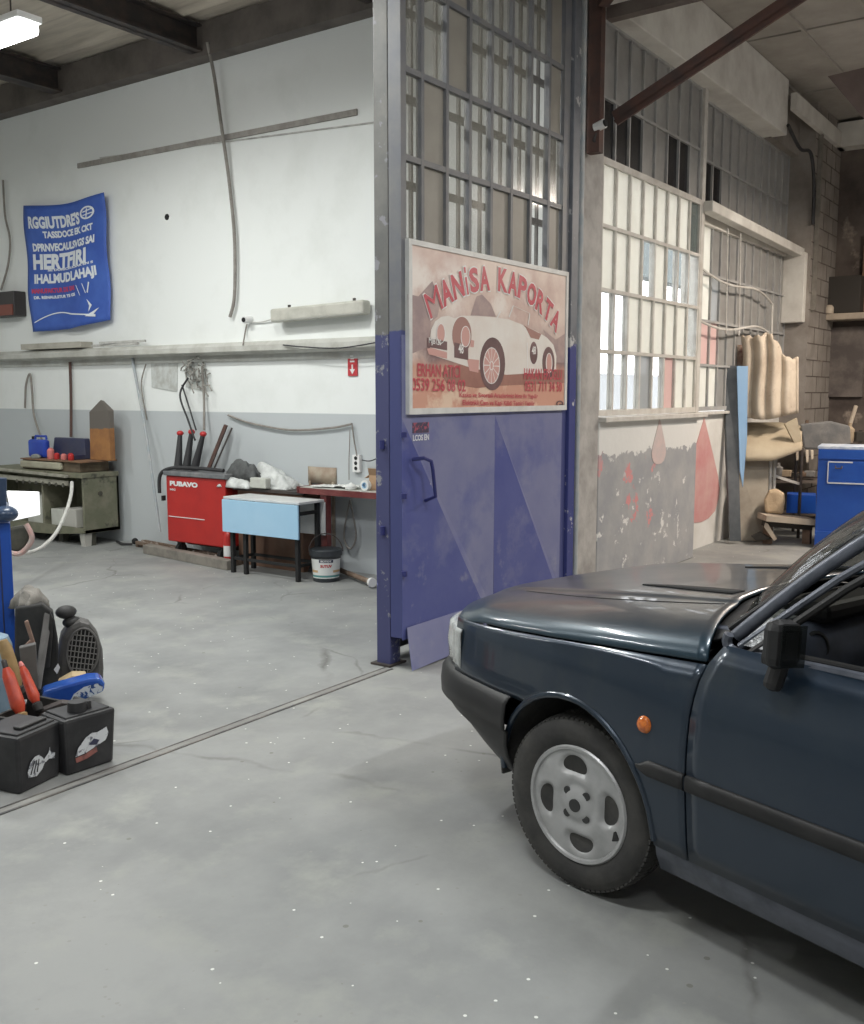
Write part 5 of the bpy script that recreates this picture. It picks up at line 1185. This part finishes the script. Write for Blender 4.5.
for k, (u0, u1, v, dz, lab) in enumerate(((318, 340, 483, 0, 'sheet of white paper at the left on the red desk'), (338, 362, 482, .004, 'curled white paper on the middle of the red desk'), (322, 330, 487, .001, 'small white paper slip hanging over the desk front'))):
    y_a, y_b = gx(u1, v, 6.6).y, gx(u0, v, 6.6).y
    g = [[(6.50+.18*i/6+(-.04 if k == 2 else 0), y_a+(y_b-y_a)*j/8, DZ+.008+dz+.018*abs(math.sin(j*.9+i*.5))*(1 if k == 1 else .3)) for j in range(9)] for i in range(7)]
    tag(MB().grid(g).build('paper_sheet', 'label_white', None, smooth='all', solid=.002), lab, 'paper')
y_ = gx(375, 470, 6.55).y
tag(MB().lathe([(.03,0),(.05,.004),(.05,.03),(.02,.05),(.002,.06)], (6.52, gx(351,482,6.52).y, DZ+.001), seg=18).build('desk_bowl', 'label_white', None, smooth=True), 'little white domed pot on the red desk below the socket strip', 'pot')
bx = thing('cardboard_box', 'small open brown cardboard box on the red desk beside the gate post', 'box', (6.62, 5.32, DZ)); y1 = gx(372,475,6.62).y
MB().box(6.58, 6.74, y1-.24, y1, DZ+.001, DZ+.13).build('body', mat('cardboard', (.46,.30,.18), (.38,.25,.15), scale=5, rough=.85), bx)
MB().add([(6.58,y1,DZ+.13),(6.74,y1,DZ+.13),(6.73,y1+.05,DZ+.10),(6.58,y1+.05,DZ+.10)], [(0,1,2,3)]).add([(6.58,y1,DZ+.13),(6.58,y1-.24,DZ+.13),(6.54,y1-.24,DZ+.19),(6.54,y1-.02,DZ+.19)], [(0,1,2,3)]).build('flap', 'cardboard', bx, solid=.004)
tr2 = thing('tape_roll', 'white roll of tape standing before the cardboard box', 'tape', (6.52, y1-.02, DZ)); c_ = Vector((6.51, y1-.02, DZ+.046))
ring(c_-Vector((.02,0,0)), (1,0,0), [(.045,0),(.045,.04),(.026,.04),(.026,0)], 24).build('roll', 'label_white', tr2, smooth=True)
ring(c_-Vector((.021,0,0)), (1,0,0), [(.027,0),(.027,.042),(.022,.042),(.022,0)], 24).build('core', 'leaf_blue', tr2, smooth=True)
cy0, cy1 = gx(331,475,6.70).y, gx(303,475,6.70).y
sb = thing('wooden_chair', 'wooden chair with worn pale backrest pushed behind the red desk', 'chair', (6.6, (cy0+cy1)/2, 0))
MB().grid([[(6.775-.02*math.sin(math.pi*j/8)-.0, cy0+(cy1-cy0)*j/8, z) for j in range(9)] for z in (.78,.93)]).build('backrest', mat('chair_wood', (.42,.36,.28), (.30,.22,.16), scale=6, rough=.7), sb, smooth='all', solid=.012)
for yy in (cy0+.03, cy1-.03): MB().box(6.755, 6.775, yy-.012, yy+.012, 0, .80).build('leg', 'chair_wood', sb)
pipe = thing('floor_pipe', 'rusty pipe with white end cap lying on the floor under the desk', 'pipe', gz(340, 578))
a, b = gz(308, 572), gz(371, 588); a = Vector((a.x+.25, a.y+.1, .05)); b.z = .05
MB().tube([a, b], .022, 10).build('tube', 'rust_frame', pipe, smooth=True)
MB().cyl(b, b+(b-a).normalized()*.035, .038, seg=18).build('end_cap', 'white_plastic', pipe, smooth=True)
# ================================================================ LEFT FOREGROUND
mat('machine_blue', (.012,.075,.40), (.02,.10,.46), scale=2, rough=.4)
mc = thing('blue_machine', 'bright blue machine column with dark cap and white tilted panel at the left edge', 'machine', (2.85, 4.95, 0))
c0 = gd(12, 560, 5.0); cx_, cy_ = c0.x, c0.y
bk_ = Vector((FW[0], FW[1], 0)); vw = ray(14, 600); vw.z = 0; vw.normalize(); lft = Vector((-vw.y, vw.x, 0)); e0 = Vector((cx_, cy_, 0)); ztop = gd(12, 523, 5.0).z
MB().prism([e0, e0+lft*.20, e0+lft*.20+vw*.25, e0+vw*.25], (0,0,ztop)).build('column', 'machine_blue', mc, bevel=.006)
MB().prism([e0+lft*.05-bk_*.004+Vector((0,0,.05)), e0+lft*.055-bk_*.004+Vector((0,0,.05)), e0+lft*.055+Vector((0,0,.05)), e0+lft*.05+Vector((0,0,.05))], (0,0,ztop-.1)).build('seam', 'case_navy', mc)
cc = gd(4, 514, 4.98); mat('cap_navy', (.03,.055,.11), (.05,.08,.14), scale=5, rough=.3)
MB().ball(cc, .062, (1.1,1.1,.7), 20, 12).build('cap', 'cap_navy', mc, smooth=True)
MB().cyl(gd(0, 520, 5.0), gd(0, 478, 5.0), .032, seg=16).build('spindle', 'cap_navy', mc, smooth=True)
pn = [gd(a, b, 5.15+(a/400)) for a, b in ((6,491),(38,492),(39,515),(12,521))]
MB().prism(pn, bk_*.02).build('white_panel', mat('panel_white', (.95,.96,.95), rough=.3, emit=.9), mc, bevel=.003)  # panel given a glow of its own, like a lit screen, to reach white
MB().bar(gd(6,505,5.14), gd(0,505,5.02), .03, .03).build('panel_arm', 'cap_navy', mc)
tag(MB().lathe([(.09,0),(.10,.02),(.10,.40),(.085,.44),(.04,.46)], Vector((gz(-6,726).x, gz(-6,726).y, 0)), seg=28).build('blue_drum', mat('drum_pale', (.25,.36,.46), (.32,.42,.50), scale=6, rough=.5), None, smooth=True), 'pale grey-blue drum cut by the left edge beside the red grips', 'drum')
# two canisters
mat('canister_black', (.016,.016,.018), (.040,.040,.042), scale=6, rough=.5)
mat('decal_white', (.62,.64,.66), (.16,.17,.20), scale=34, rough=.5, lo=.52, hi=.58); mat('decal_red', (.32,.12,.10), (.12,.06,.06), scale=30, rough=.5)
def canister(lab, corner, right, left, h, cap):
    """corner nearest the camera, right and left: far ends of its two seen faces"""
    c, r, l = Vector(corner), Vector(right), Vector(left); X = (r-c); Yv = Vector((-X.y, X.x, 0)).normalized()*(l-c).length
    o = thing('battery_canister', lab, 'canister', (c+X/2+Yv/2).xy.to_3d())
    up = Vector((0,0,1)); ins = .012; xn, yn = X.normalized(), Yv.normalized()
    b_ = [c+xn*ins+yn*ins, c+X-xn*ins+yn*ins, c+X+Yv-xn*ins-yn*ins, c+Yv+xn*ins-yn*ins]
    t_ = [c, c+X, c+X+Yv, c+Yv]
    MB().add([p for p in b_]+[p+up*h for p in t_], [(0,3,2,1),(4,5,6,7),(0,1,5,4),(1,2,6,5),(2,3,7,6),(3,0,4,7)]).build('body', 'canister_black', o, bevel=.014)
    M_ = lambda a, b, z: c+X*a+Yv*b+up*z
    MB().prism([M_(.08,.08,h-.004), M_(.92,.08,h-.004), M_(.92,.92,h-.004), M_(.08,.92,h-.004)], up*.012).build('lid', 'canister_black', o, bevel=.005)
    if cap:
        p = M_(.42,.35,h+.004); MB().cyl(p, p+up*.045, .042, .038, seg=12).build('cap', 'canister_black', o, smooth=True)
        MB().tube([M_(.62,.3,h), M_(.62,.3,h+.03), M_(.62,.85,h+.03), M_(.62,.85,h)], .012, 8).build('handle', 'canister_black', o, smooth=True)
    else:
        MB().prism([M_(.25,.18,h+.008), M_(.85,.18,h+.008), M_(.85,.34,h+.008), M_(.25,.34,h+.008)], up*.012).build('handle', 'rim_dark', o, bevel=.004)
    return o, M_, -yn
def decal(o, M_, n_, poly, m, nm, h): 
    return MB().face([M_(a, 0, b*h)+n_*.0005 for a, b in poly]).build(nm, m, o)
A = gz(20,797); Bq = gz(62,776); Cq = gz(0,786)
o, M_, n_ = canister('black square canister with white shell-like emblem, nearest the left edge', A, Bq+(Bq-A)*.06, A+(Cq-A).normalized()*.24, .24, False)
def on_face(M_, n_, a, b, h, l=.006): return M_(a, 0, b*h)+n_*(l-.010*(1-b))
def decalp(o, M_, n_, h, poly, m, nm, l=.0): return MB().face([on_face(M_, n_, a, b, h, .003+l) for a, b in poly]).build(nm, m, o)
decalp(o, M_, n_, .225, [(.22,.26),(.20,.36),(.26,.52),(.36,.60),(.46,.60),(.55,.50),(.58,.40),(.52,.30),(.40,.22)], 'decal_white', 'emblem')
decalp(o, M_, n_, .225, [(.55,.46),(.60,.40),(.68,.44),(.80,.40),(.82,.50),(.72,.56),(.70,.66),(.67,.56)], 'decal_white', 'emblem')
for k in range(3): decalp(o, M_, n_, .225, [(.25+.07*k,.30),(.28+.07*k,.29),(.36+.05*k,.52),(.34+.05*k,.53)], 'canister_black', 'emblem_line', .001)
A2 = gz(65,780); B2 = gz(116,762); C2 = A2+Vector((-(B2-A2).y, (B2-A2).x, 0)).normalized()*.20
o, M_, n_ = canister('black canister with screw cap and picture emblem, standing right of the other one', A2+Vector((.012,.012,0)), B2+(B2-A2)*.04, C2, .245, True)
decalp(o, M_, n_, .225, [(.20,.34),(.26,.50),(.40,.66),(.52,.72),(.62,.70),(.80,.76),(.84,.62),(.78,.50),(.62,.44),(.40,.36)], 'decal_white', 'emblem')
decalp(o, M_, n_, .225, [(.20,.32),(.38,.34),(.60,.42),(.62,.32),(.42,.24),(.22,.22)], 'decal_red', 'emblem', .0)
decalp(o, M_, n_, .225, [(.45,.50),(.55,.60),(.66,.54),(.60,.46)], 'case_navy', 'emblem_line', .001)
# black crate of scrap behind, tools standing in it
mat('black_plastic', (.022,.022,.022), (.045,.043,.04), scale=7, rough=.6); mat('grey_plastic', (.13,.125,.12), (.09,.085,.08), scale=8, rough=.6)
q0 = gd(20, 700, 4.15); q0.z = 0
bs = thing('scrap_bin', 'low black open bin of tools behind the two canisters', 'bin', q0)
rt = Vector((RT[0], RT[1], 0)); p0 = gd(-6, 700, 4.15); p0.z = 0
for a, b in (((p0), (p0+rt*.24)), ((p0+bk_*.32), (p0+rt*.24+bk_*.32)), (p0, p0+bk_*.32), (p0+rt*.24, p0+rt*.24+bk_*.32)):
    MB().bar(a+Vector((0,0,.13)), b+Vector((0,0,.08)), .018, .16).build('side', 'black_plastic', bs)
MB().prism([p0, p0+rt*.24, p0+rt*.24+bk_*.32, p0+bk_*.32], (0,0,.015)).build('bottom', 'black_plastic', bs)
def tool(name, lab, cat, a, b, parts):
    """parts: (name, t0, t1, r0, r1, material) along a-b"""
    a, b = Vector(a), Vector(b); r = thing(name, lab, cat, a)
    for nm, t0, t1, r0, r1, m in parts:
        pts = [a.lerp(b, t0+(t1-t0)*k/6) for k in range(7)]; rr = [r0+(r1-r0)*k/6 for k in range(7)]; rr[0] *= .6; rr[-1] *= .6
        MB().tube(pts, rr, 12).build(nm, m, r, smooth=True)
    return r
mat('grip_red', (.55,.07,.03), (.42,.05,.03), scale=18, rough=.4); mat('old_wood', (.40,.27,.12), (.28,.18,.08), scale=9, rough=.5)
tool('bolt_cutter', 'bolt cutter with red-orange grips leaning in the left foreground bin', 'tool', gd(24,724,4.25), gd(6,668,4.32), [('jaw', 0, .2, .02, .03, 'old_wood'), ('grip', .2, 1, .034, .026, 'grip_red'), ('rod', .98, 1.15, .012, .012, 'steel_dark')])
tool('pry_bar', 'tool with shorter red grip right beside the bolt cutter', 'tool', gd(40,712,4.35), gd(21,664,4.42), [('foot', 0, .2, .02, .024, 'black_plastic'), ('grip', .2, .95, .028, .018, 'grip_red'), ('tip', .93, 1.05, .014, .008, 'pink_red')])
tool('hammer_handle', 'thick worn wooden handle standing behind the red grips', 'handle', gd(20,694,4.5), gd(3,640,4.5), [('shaft', 0, .15, .03, .032, 'steel_dark'), ('wood', .12, 1, .032, .030, 'old_wood')])
def slab(name, lab, cat, px, d, th, m, bevel=.006, dd=None):
    """a thick piece whose outline lies at its own distance d, th deep"""
    pts = [gd(a, b, d+(dd[i] if dd else 0)) for i, (a, b) in enumerate(px)]
    for p in pts: p.z = max(p.z, .004)
    vd = ray(sum(a for a, b in px)/len(px), 500); vd.z = 0; vd.normalize()
    return tag(MB().prism(pts, vd*th).build(name, m, None, bevel=bevel), lab, cat)
slab('plastic_profile', 'long grey car trim strip leaning upright in the left foreground heap', 'trim', [(33,690),(41,690),(53,612),(45,608)], 4.75, .03, 'grey_plastic', dd=[-.1,-.1,.1,.1])
slab('plastic_profile', 'narrow dark trim strip right of the long grey one', 'trim', [(45,668),(50,668),(54,620),(50,612)], 4.8, .03, 'black_plastic')
slab('trim_tray', 'grey tapered tray standing between the grips and the long trim strip', 'tray', [(19,648),(36,644),(39,690),(24,690)], 4.6, .05, 'grey_plastic')
slab('door_panel', 'dark car interior panel standing behind the trim strips', 'panel', [(14,700),(60,700),(58,640),(53,612),(42,604),(15,608)], 4.84, .08, 'black_plastic', .01)
slab('panel_offcut', 'brown-pink scrap strip on the dark interior panel', 'scrap', [(24,622),(28,620),(36,645),(35,648),(24,646),(30,640)], 4.72, .02, mat('pinkish_scrap', (.32,.21,.16), (.20,.12,.09), scale=9, rough=.7))
heap('sack', (gd(31,602,4.95).x-.07, gd(31,602,4.95).y-.07, gd(40,610,4.9).z), (.13, .16, .11), .04, mat('sack_grey', (.30,.28,.25), (.22,.21,.19), scale=9, rough=.9, bump=.3), 'grey dusty sack lying on top of the dark interior panel', 'sack', 1.7)
for k, (u, v, s, lab) in enumerate(((66,612,.05,'left black rubber lump on top beside the grille housing'), (72,622,.045,'right black rubber lump touching the grille housing'))):
    tag(MB().ball(gd(u, v, 5.05), s, (1.1,1,.7), 12, 8).build('rubber_boot', 'black_plastic', None, smooth=True), lab, 'rubber')
# blower housing with round grille
gh = thing('blower_housing', 'dusty black plastic blower housing with oval grille in the left foreground heap', 'housing', gd(82, 690, 4.95))
out = [(56,688),(58,655),(62,636),(70,625),(80,621),(90,624),(98,634),(103,650),(104,670),(103,690)]
pts = [gd(a, b, 5.0) for a, b in out]
MB().prism(pts, vw*.14).build('shell', 'grey_plastic', gh, bevel=.025)
gc = gd(83, 652, 4.985); e1 = (gd(98,655,4.985)-gc); e2 = (gd(86,630,4.985)-gc)
MB().add([gc+e1*math.cos(2*math.pi*k/30)+e2*math.sin(2*math.pi*k/30)*1.05-bk_*.004 for k in range(30)], [tuple(range(30))]).build('opening', 'gap_dark', gh)
MB().tube([gc+e1*math.cos(2*math.pi*k/30)*1.02+e2*math.sin(2*math.pi*k/30)*1.07-bk_*.006 for k in range(30)], .007, 6, closed=True).build('grille_ring', 'grey_plastic', gh, smooth=True)
gb = MB()
for k in range(-3, 4):
    s = k/4; c_ = math.sqrt(1-s*s); gb.tube([gc+e1*s+e2*c_*t-bk_*.008 for t in (-1, 1)], .003, 5); gb.tube([gc+e2*s+e1*c_*t-bk_*.008+e2*.05*t for t in (-1, 1)], .003, 5)
gb.build('grille', mat('grille_dust', (.22,.21,.20), rough=.7), gh)
slab('package', 'yellow-tan carton end with round mark under the grille housing', 'carton', [(58,690),(58,684),(72,676),(86,676),(88,688),(70,692)], 4.72, .10, mat('tan_card', (.48,.36,.20), (.40,.31,.18), scale=7, rough=.7))
bp_ = thing('plastic_package', 'shiny blue and white plastic package lying before the grille housing', 'package', gd(72, 702, 4.6))
pts = [gd(a, b, 4.62) for a, b in ((42,703),(43,692),(62,686),(88,679),(100,678),(105,684),(104,692),(92,697),(70,704))]
MB().prism(pts, vw*.12).build('bag', mat('bag_blue', (.02,.07,.35), (.04,.12,.42), scale=5, rough=.2), bp_, bevel=.015)
pts = [gd(a, b, 4.60) for a, b in ((70,701),(74,694),(84,687),(98,683),(103,686),(102,691),(92,696),(78,702))]
MB().face(pts).build('white_print', mat('print_stripe', (.62,.68,.74), (.03,.08,.25), scale=26, rough=.25, lo=.50, hi=.54), bp_)
slab('clip', 'small pale metal clip among the trim strips', 'clip', [(54,670),(58,664),(60,668),(57,674)], 4.7, .01, 'white_plastic', 0)
slab('steel_channel', 'dark angle iron lying behind the canisters', 'angle', [(38,712),(62,703),(92,706),(92,710),(62,712),(40,718)], 4.35, .06, 'steel_dark', .003)
# ================================================================ FAR RIGHT CORNER
mat('panel_bluegrey', (.07,.08,.09), (.13,.14,.15), scale=3, rough=.4); mat('panel_sky', (.28,.47,.72), (.33,.52,.76), scale=2, rough=.35)
pl = thing('leaning_panel', 'tall grey body panel with light blue folded edge leaning on the white low wall', 'panel', gz(736, 540))
a = gz(732, 541); d0 = a.x*FW[0]+a.y*FW[1]
def q_(pts, d): return [gd(u, v, d+k) for u, v, k in pts]
MB().prism([p for p in q_(((724,365,.10),(738,366,.05),(739,470,-.08),(741,541,-.22),(730,541,-.22),(726,460,-.05)), d0)], bk_*.03).build('sheet', 'panel_bluegrey', pl)
MB().prism([p for p in q_(((737,366,.02),(748,366,.0),(747,440,-.08),(743,487,-.12),(740,470,-.1)), d0)], bk_*.02).build('folded_edge', 'panel_sky', pl)
slab('metal_sheet', 'beige-grey dusty sheet standing on the floor right of the blue-edged panel', 'sheet', [(730,500),(741,470),(748,455),(769,460),(768,500),(764,541),(733,541)], 10.62, .03, mat('sheet_beige', (.36,.32,.26), (.24,.20,.16), scale=2.2, rough=.8), dd=[.1,.15,.2,.2,.1,0,0])
# ribbed cream panel hung on the wall: pressed ribs, ragged top
rp = thing('ribbed_panel', 'large cream ribbed panel with ragged top hanging above the beige bonnet', 'panel', gd(768, 420, 10.9))
g = []
for i in range(41):
    t = i/40; u = 742+56*t; top = 335+(2*math.sin(t*9)+1.5*math.sin(t*41)) if t < .55 else min(358, 337+(t-.55)*90)+1.5*math.sin(t*37)
    bot = 418-8*abs(t-.5)**1.5+2*math.sin(t*5); row = []
    for j in range(13):
        v = top+(bot-top)*j/12; row.append(gd(u+2*math.sin(j*.5)*(1-t), v, 10.9-.10*math.sin(math.pi*t)-.035*math.sin(t*8*math.pi)))
    g.append(row)
MB().grid(g).build('skin', mat('panel_cream', (.58,.50,.40), (.44,.36,.28), scale=3.5, rough=.75, bump=.4, c3=(.28,.18,.13), s3=6, lo3=.62, hi3=.72), rp, smooth='all', solid=.03)
MB().grid([[gd(u, v, 11.0) for v in (345, 380, 418)] for u in (737, 742, 750)]).build('rusty_edge', mat('rusty_edge', (.22,.10,.08), (.42,.33,.26), scale=14, rough=.8), rp, solid=.02)
bh = thing('old_bonnet', 'beige curved car bonnet panel lying on stands under the cream ribbed panel', 'bonnet', gd(775, 460, 10.7))
g = []
for i in range(21):
    t = i/20; u = 744+58*t; vt = 423+ (0 if t < .62 else (t-.62)*10); vb = 461-12*max(0, t-.45)**1.2*1.9
    g.append([gd(u, vt+(vb-vt)*j/8, 11.2-.55*math.sin(math.pi*.5*j/8)) for j in range(9)])
MB().grid(g).build('skin', mat('bonnet_beige', (.46,.39,.28), (.37,.30,.21), scale=3, rough=.7), bh, smooth='all', solid=.02)
MB().prism(q_(((785,424,0),(797,418,0),(803,446,0),(797,448,0)), 10.72), bk_*.04).build('corner_flap', 'bonnet_beige', bh)
st2 = thing('steel_stand', 'thin-legged steel stand under the beige bonnet', 'stand', gd(778, 530, 10.9))
for u, v0, v1, d in ((771,460,534,10.85), (775,458,490,10.9), (802,448,520,10.9), (797,440,524,11.4)):
    p = gd(u, v0, d); MB().cyl(Vector((p.x, p.y, 0)), p, .018, seg=8).build('leg', 'cream_frame' if u < 780 else 'steel_dark', st2)
MB().bar(gd(775, 476, 10.9), gd(800, 484, 10.9), .02, .03).build('cross_bar', 'cream_frame', st2)
crate_ = thing('dark_shelf', 'dark cluttered rack of scrap behind the steel stand', 'rack', gd(795, 520, 11.8))
for v in (445, 480, 512): 
    a = gd(768, v, 11.9); b = gd(862, v, 11.9); MB().bar(a, b, .5, .03).build('shelf', 'sooty_wall', crate_)
for u in (769, 861):
    p = gd(u, 430, 11.9); MB().box(p.x-.02, p.x+.02, p.y-.02, p.y+.02, 0, p.z).build('upright', 'steel_dark', crate_)
mm = [mat('junk_brown', (.20,.13,.09), (.10,.07,.05), scale=9, rough=.8), mat('junk_grey', (.27,.26,.25), (.12,.12,.12), scale=9, rough=.6), mat('junk_tan', (.42,.33,.23), (.28,.21,.15), scale=9, rough=.8), mat('junk_dark', (.04,.035,.03), rough=.8)]
desc = ['rusty brown', 'dull grey', 'tan', 'sooty dark']
place = ['on the top of the dark rack', 'on the upper shelf of the dark rack', 'on the lower shelf of the dark rack']
side_ = ['at the left end', 'left of the middle', 'in the middle', 'right of the middle', 'at the right end']
for r_i, (v, n_it) in enumerate(((443, 8), (478, 5))):
    for k in range(n_it):
        u = 806+k*7.2 if r_i == 0 else 778+k*8; a = gd(u, v, 11.75); hgt = R_.uniform(.12,.32) if r_i == 0 else R_.uniform(.06,.16); ki = (k+r_i) % 4; mi = mm[ki]
        if k % 3 == 0: mb = MB().lathe([(.05,0),(.055,.01),(.055,hgt*.65),(.02,hgt*.8),(.02,hgt)], a+Vector((0,0,.02)), seg=14); nm, ct = 'bottle', 'bottle'
        elif k % 3 == 1: mb = MB().obox(a+Vector((0,0,.02+hgt*.35)), (.14,.12,hgt*.7), rot=(0,0,R_.random())); nm, ct = 'scrap_box', 'box'
        else: mb = MB().lathe([(.06,0),(.06,hgt*.5),(.064,hgt*.5),(.064,hgt*.56),(.055,hgt*.56)], a+Vector((0,0,.02)), seg=16); nm, ct = 'tin_can', 'can'
        tag(mb.build(nm, mi, None, smooth=(ct != 'box'), bevel=.006 if ct == 'box' else 0), '%s %s, %s from the left %s' % (desc[ki], ct, ['first','second','third','fourth','fifth','sixth','seventh','eighth'][k], place[r_i]), ct)
slab('dark_cover', 'dark grey cloth cover sagging between beige bonnet and blue cabinet', 'cloth', [(800,424),(830,421),(850,426),(851,444),(836,450),(804,449)], 11.0, .08, mat('cover_grey', (.12,.12,.12), (.19,.18,.17), scale=4, rough=.9, bump=.4), .02)
for k, (u, v0, v1, lab) in enumerate(((797,446,460,'left pale rag strip hanging below the dark grey cover'), (807,450,462,'middle pale rag strip hanging below the dark grey cover'), (812,450,459,'right pale rag strip hanging beside the blue cabinet'))):
    slab('rag_strip', lab, 'rag', [(u-1.6,v0),(u+1.6,v0),(u+1.4,v1),(u-.8,v1+1)], 10.985, .015, 'panel_cream')
# blue toolbox, foam lump, plank bench
lb_ = gd(786, 512, 10.75); ub = gd(815, 512, 10.75)
slab('blue_box', 'blue box with open top resting on the low bench left of the blue cabinet', 'box', [(787,494),(816,495),(816,514),(786,513)], 11.0, .25, 'machine_blue')
slab('foam_lump', 'lumpy tan foam block at the left end of the low bench', 'foam', [(765,513),(764,500),(769,491),(776,489),(784,494),(785,502),(783,515)], 10.5, .15, mat('foam_tan', (.50,.38,.25), (.38,.28,.18), scale=5, rough=.9, bump=.6), .03)
pb = thing('low_bench', 'low plank bench with dark bracket before the far clutter', 'bench', gd(790, 530, 10.45))
za = gd(762, 514, 10.42); zb2 = gd(811, 520, 10.42); L0 = za; L1 = Vector((zb2.x, zb2.y, za.z))
MB().bar(L0+Vector((0,0,-.03)), gd(811, 521, 10.42), .30, .06).build('plank', mat('plank_pale', (.46,.39,.31), (.36,.30,.24), scale=5, rough=.8), pb)
MB().bar(L0+Vector((.05,0,-.10)), gd(811, 527, 10.44), .10, .06).build('bearer', 'junk_dark', pb)
for t in (.10, .9): p = L0.lerp(gd(811,521,10.42), t); MB().box(p.x+.02, p.x+.1, p.y-.04, p.y+.04, 0, p.z-.08).build('leg', 'junk_brown', pb)
slab('wedge_board', 'small pale board propped against the low bench leg', 'board', [(765,523),(768,524),(777,539),(774,541),(764,527)], 10.3, .02, 'plank_pale', 0)
slab('dark_offcut', 'small dark offcut on the floor before the beige sheet', 'scrap', [(751,536),(760,532),(772,539),(756,541)], 10.35, .06, 'junk_dark', .003)
# blue cabinet
bc = thing('blue_cabinet', 'bright blue steel cabinet with scuffed drawer at the right edge', 'cabinet', gz(812, 549))
c0 = gz(813, 548); dC = c0.x*FW[0]+c0.y*FW[1]; zt = gd(815, 446, dC).z
ang = math.radians(-25); xr = Vector((RT[0]*math.cos(ang)-RT[1]*math.sin(ang), RT[0]*math.sin(ang)+RT[1]*math.cos(ang), 0)); yr_ = Vector((-xr.y, xr.x, 0))
cP = lambda a, b, z: c0+xr*a+yr_*b+Vector((0,0,z))
def cbox(a0, a1, b0, b1, z0, z1): return MB().prism([cP(a0,b0,z0), cP(a1,b0,z0), cP(a1,b1,z0), cP(a0,b1,z0)], (0,0,z1-z0))
mat('cabinet_blue', (.012,.07,.36), (.018,.09,.40), scale=3, rough=.35)
cbox(0.01, 1.0, 0.01, .55, .0, zt-.03).build('body', 'cabinet_blue', bc, bevel=.004)
cbox(0, 1.01, 0, .56, zt-.03, zt).build('top', mat('cabinet_top', (.60,.64,.70), (.35,.42,.55), scale=8, rough=.4), bc, bevel=.004)
cbox(.01, 1.0, -.012, .01, zt-.13, zt-.035).build('rail', 'cabinet_blue', bc, bevel=.003)
o = cbox(.10, .95, -.014, .01, zt-.38, zt-.15).build('drawer', 'cabinet_blue', bc, bevel=.004)
mat('scuff_white', (.62,.64,.66), rough=.5)
cbox(.11, .34, -.0165, -.0145, zt-.165, zt-.152).build('scuffed_edge', 'scuff_white', o); cbox(.105, .115, -.0165, -.0145, zt-.37, zt-.16).build('scuffed_edge', 'scuff_white', o); cbox(.11, .90, -.0165, -.0145, zt-.38, zt-.367).build('scuffed_edge', 'scuff_white', o)
MB().tube([cP(.18,-.015,zt-.20), cP(.18,-.035,zt-.22), cP(.24,-.035,zt-.22), cP(.24,-.015,zt-.20)], .007, 6).build('handle', 'steel_dark', o)
cbox(.01, 1.0, -.012, .01, .03, .18).build('plinth', 'cabinet_blue', bc, bevel=.004)
# wall shelf, frames and box on the far wall
fs = thing('wall_shelf', 'pale plank shelf on the sooty far wall', 'shelf', gx(838, 318, 13.7))
a, b = gx(812, 317, 13.5), gx(880, 317, 13.5)
MB().box(13.45, 13.795, b.y, a.y, a.z-.05, a.z+.03).build('plank', 'plank_pale', fs, bevel=.01)
for t in (.15, .8): y_ = a.y+(b.y-a.y)*t; MB().add([(13.79,y_-.01,a.z-.05),(13.55,y_-.01,a.z-.05),(13.79,y_-.01,a.z-.3),(13.79,y_+.01,a.z-.05),(13.55,y_+.01,a.z-.05),(13.79,y_+.01,a.z-.3)], [(0,1,2),(3,5,4),(0,3,4,1),(1,4,5,2),(2,5,3,0)]).build('bracket', 'steel_dark', fs)
zs_ = a.z+.03
p = gx(845, 300, 13.6); tag(MB().box(13.50, 13.78, gx(862,300,13.6).y, gx(828,300,13.6).y, zs_, gx(840,277,13.6).z).build('dark_carton', 'junk_dark', None, bevel=.01), 'large dark carton on the far wall shelf', 'carton')
for k, (u, lab) in enumerate(((822,'pale tin standing left on the far wall shelf'), (829,'pale flat tin just before the dark carton on the far shelf'))):
    p = gx(u, 310, 13.47); tag(MB().lathe([(.05,0),(.055,.01),(.055,.08),(.03,.11)], (13.48, p.y, zs_), seg=14).build('shelf_tin', 'panel_cream', None, smooth=True), lab, 'tin')
tag(MB().box(13.70, 13.79, gx(864,300,13.7).y-.3, gx(861,300,13.7).y, zs_, 3.6).build('timber_post', 'rust_plate', None), 'rust-orange upright timber at the right end of the far shelf', 'post')
tag(MB().box(13.74, 13.795, gx(862,380,13.7).y, gx(816,380,13.7).y, 1.55, 2.45).build('soot_board', mat('soot_board', (.10,.085,.08), (.22,.19,.17), scale=2.4, rough=.9), None), 'sooty board fixed to the far wall under the pale shelf', 'board')
tag(MB().tube([Vector((gx(851,440,13.0).x, gx(851,440,13.0).y, 0)), gx(851,440,13.0), gx(850,425,13.0), gx(856,406,13.1)], .025, 8).build('pale_stick', 'plank_pale', None), 'pale bent stick leaning behind the blue cabinet', 'stick')
# loose cable on the concrete pier
tag(MB().tube(spline([(11.4,3.29,4.5),(11.9,3.29,4.35),(12.3,3.28,4.38),(12.5,3.28,4.1),(12.55,3.28,3.6)], 6), .02, 6).build('pier_cable', 'cable_black', None, smooth=True), 'black cable looping across the concrete pier near the ceiling', 'cable')
tag(MB().bar((12.70, 3.27, 4.66), (12.70, 3.27, 2.6), .05, .04).build('pier_conduit', 'old_timber', None), 'dull vertical conduit beside the upper windows', 'conduit')
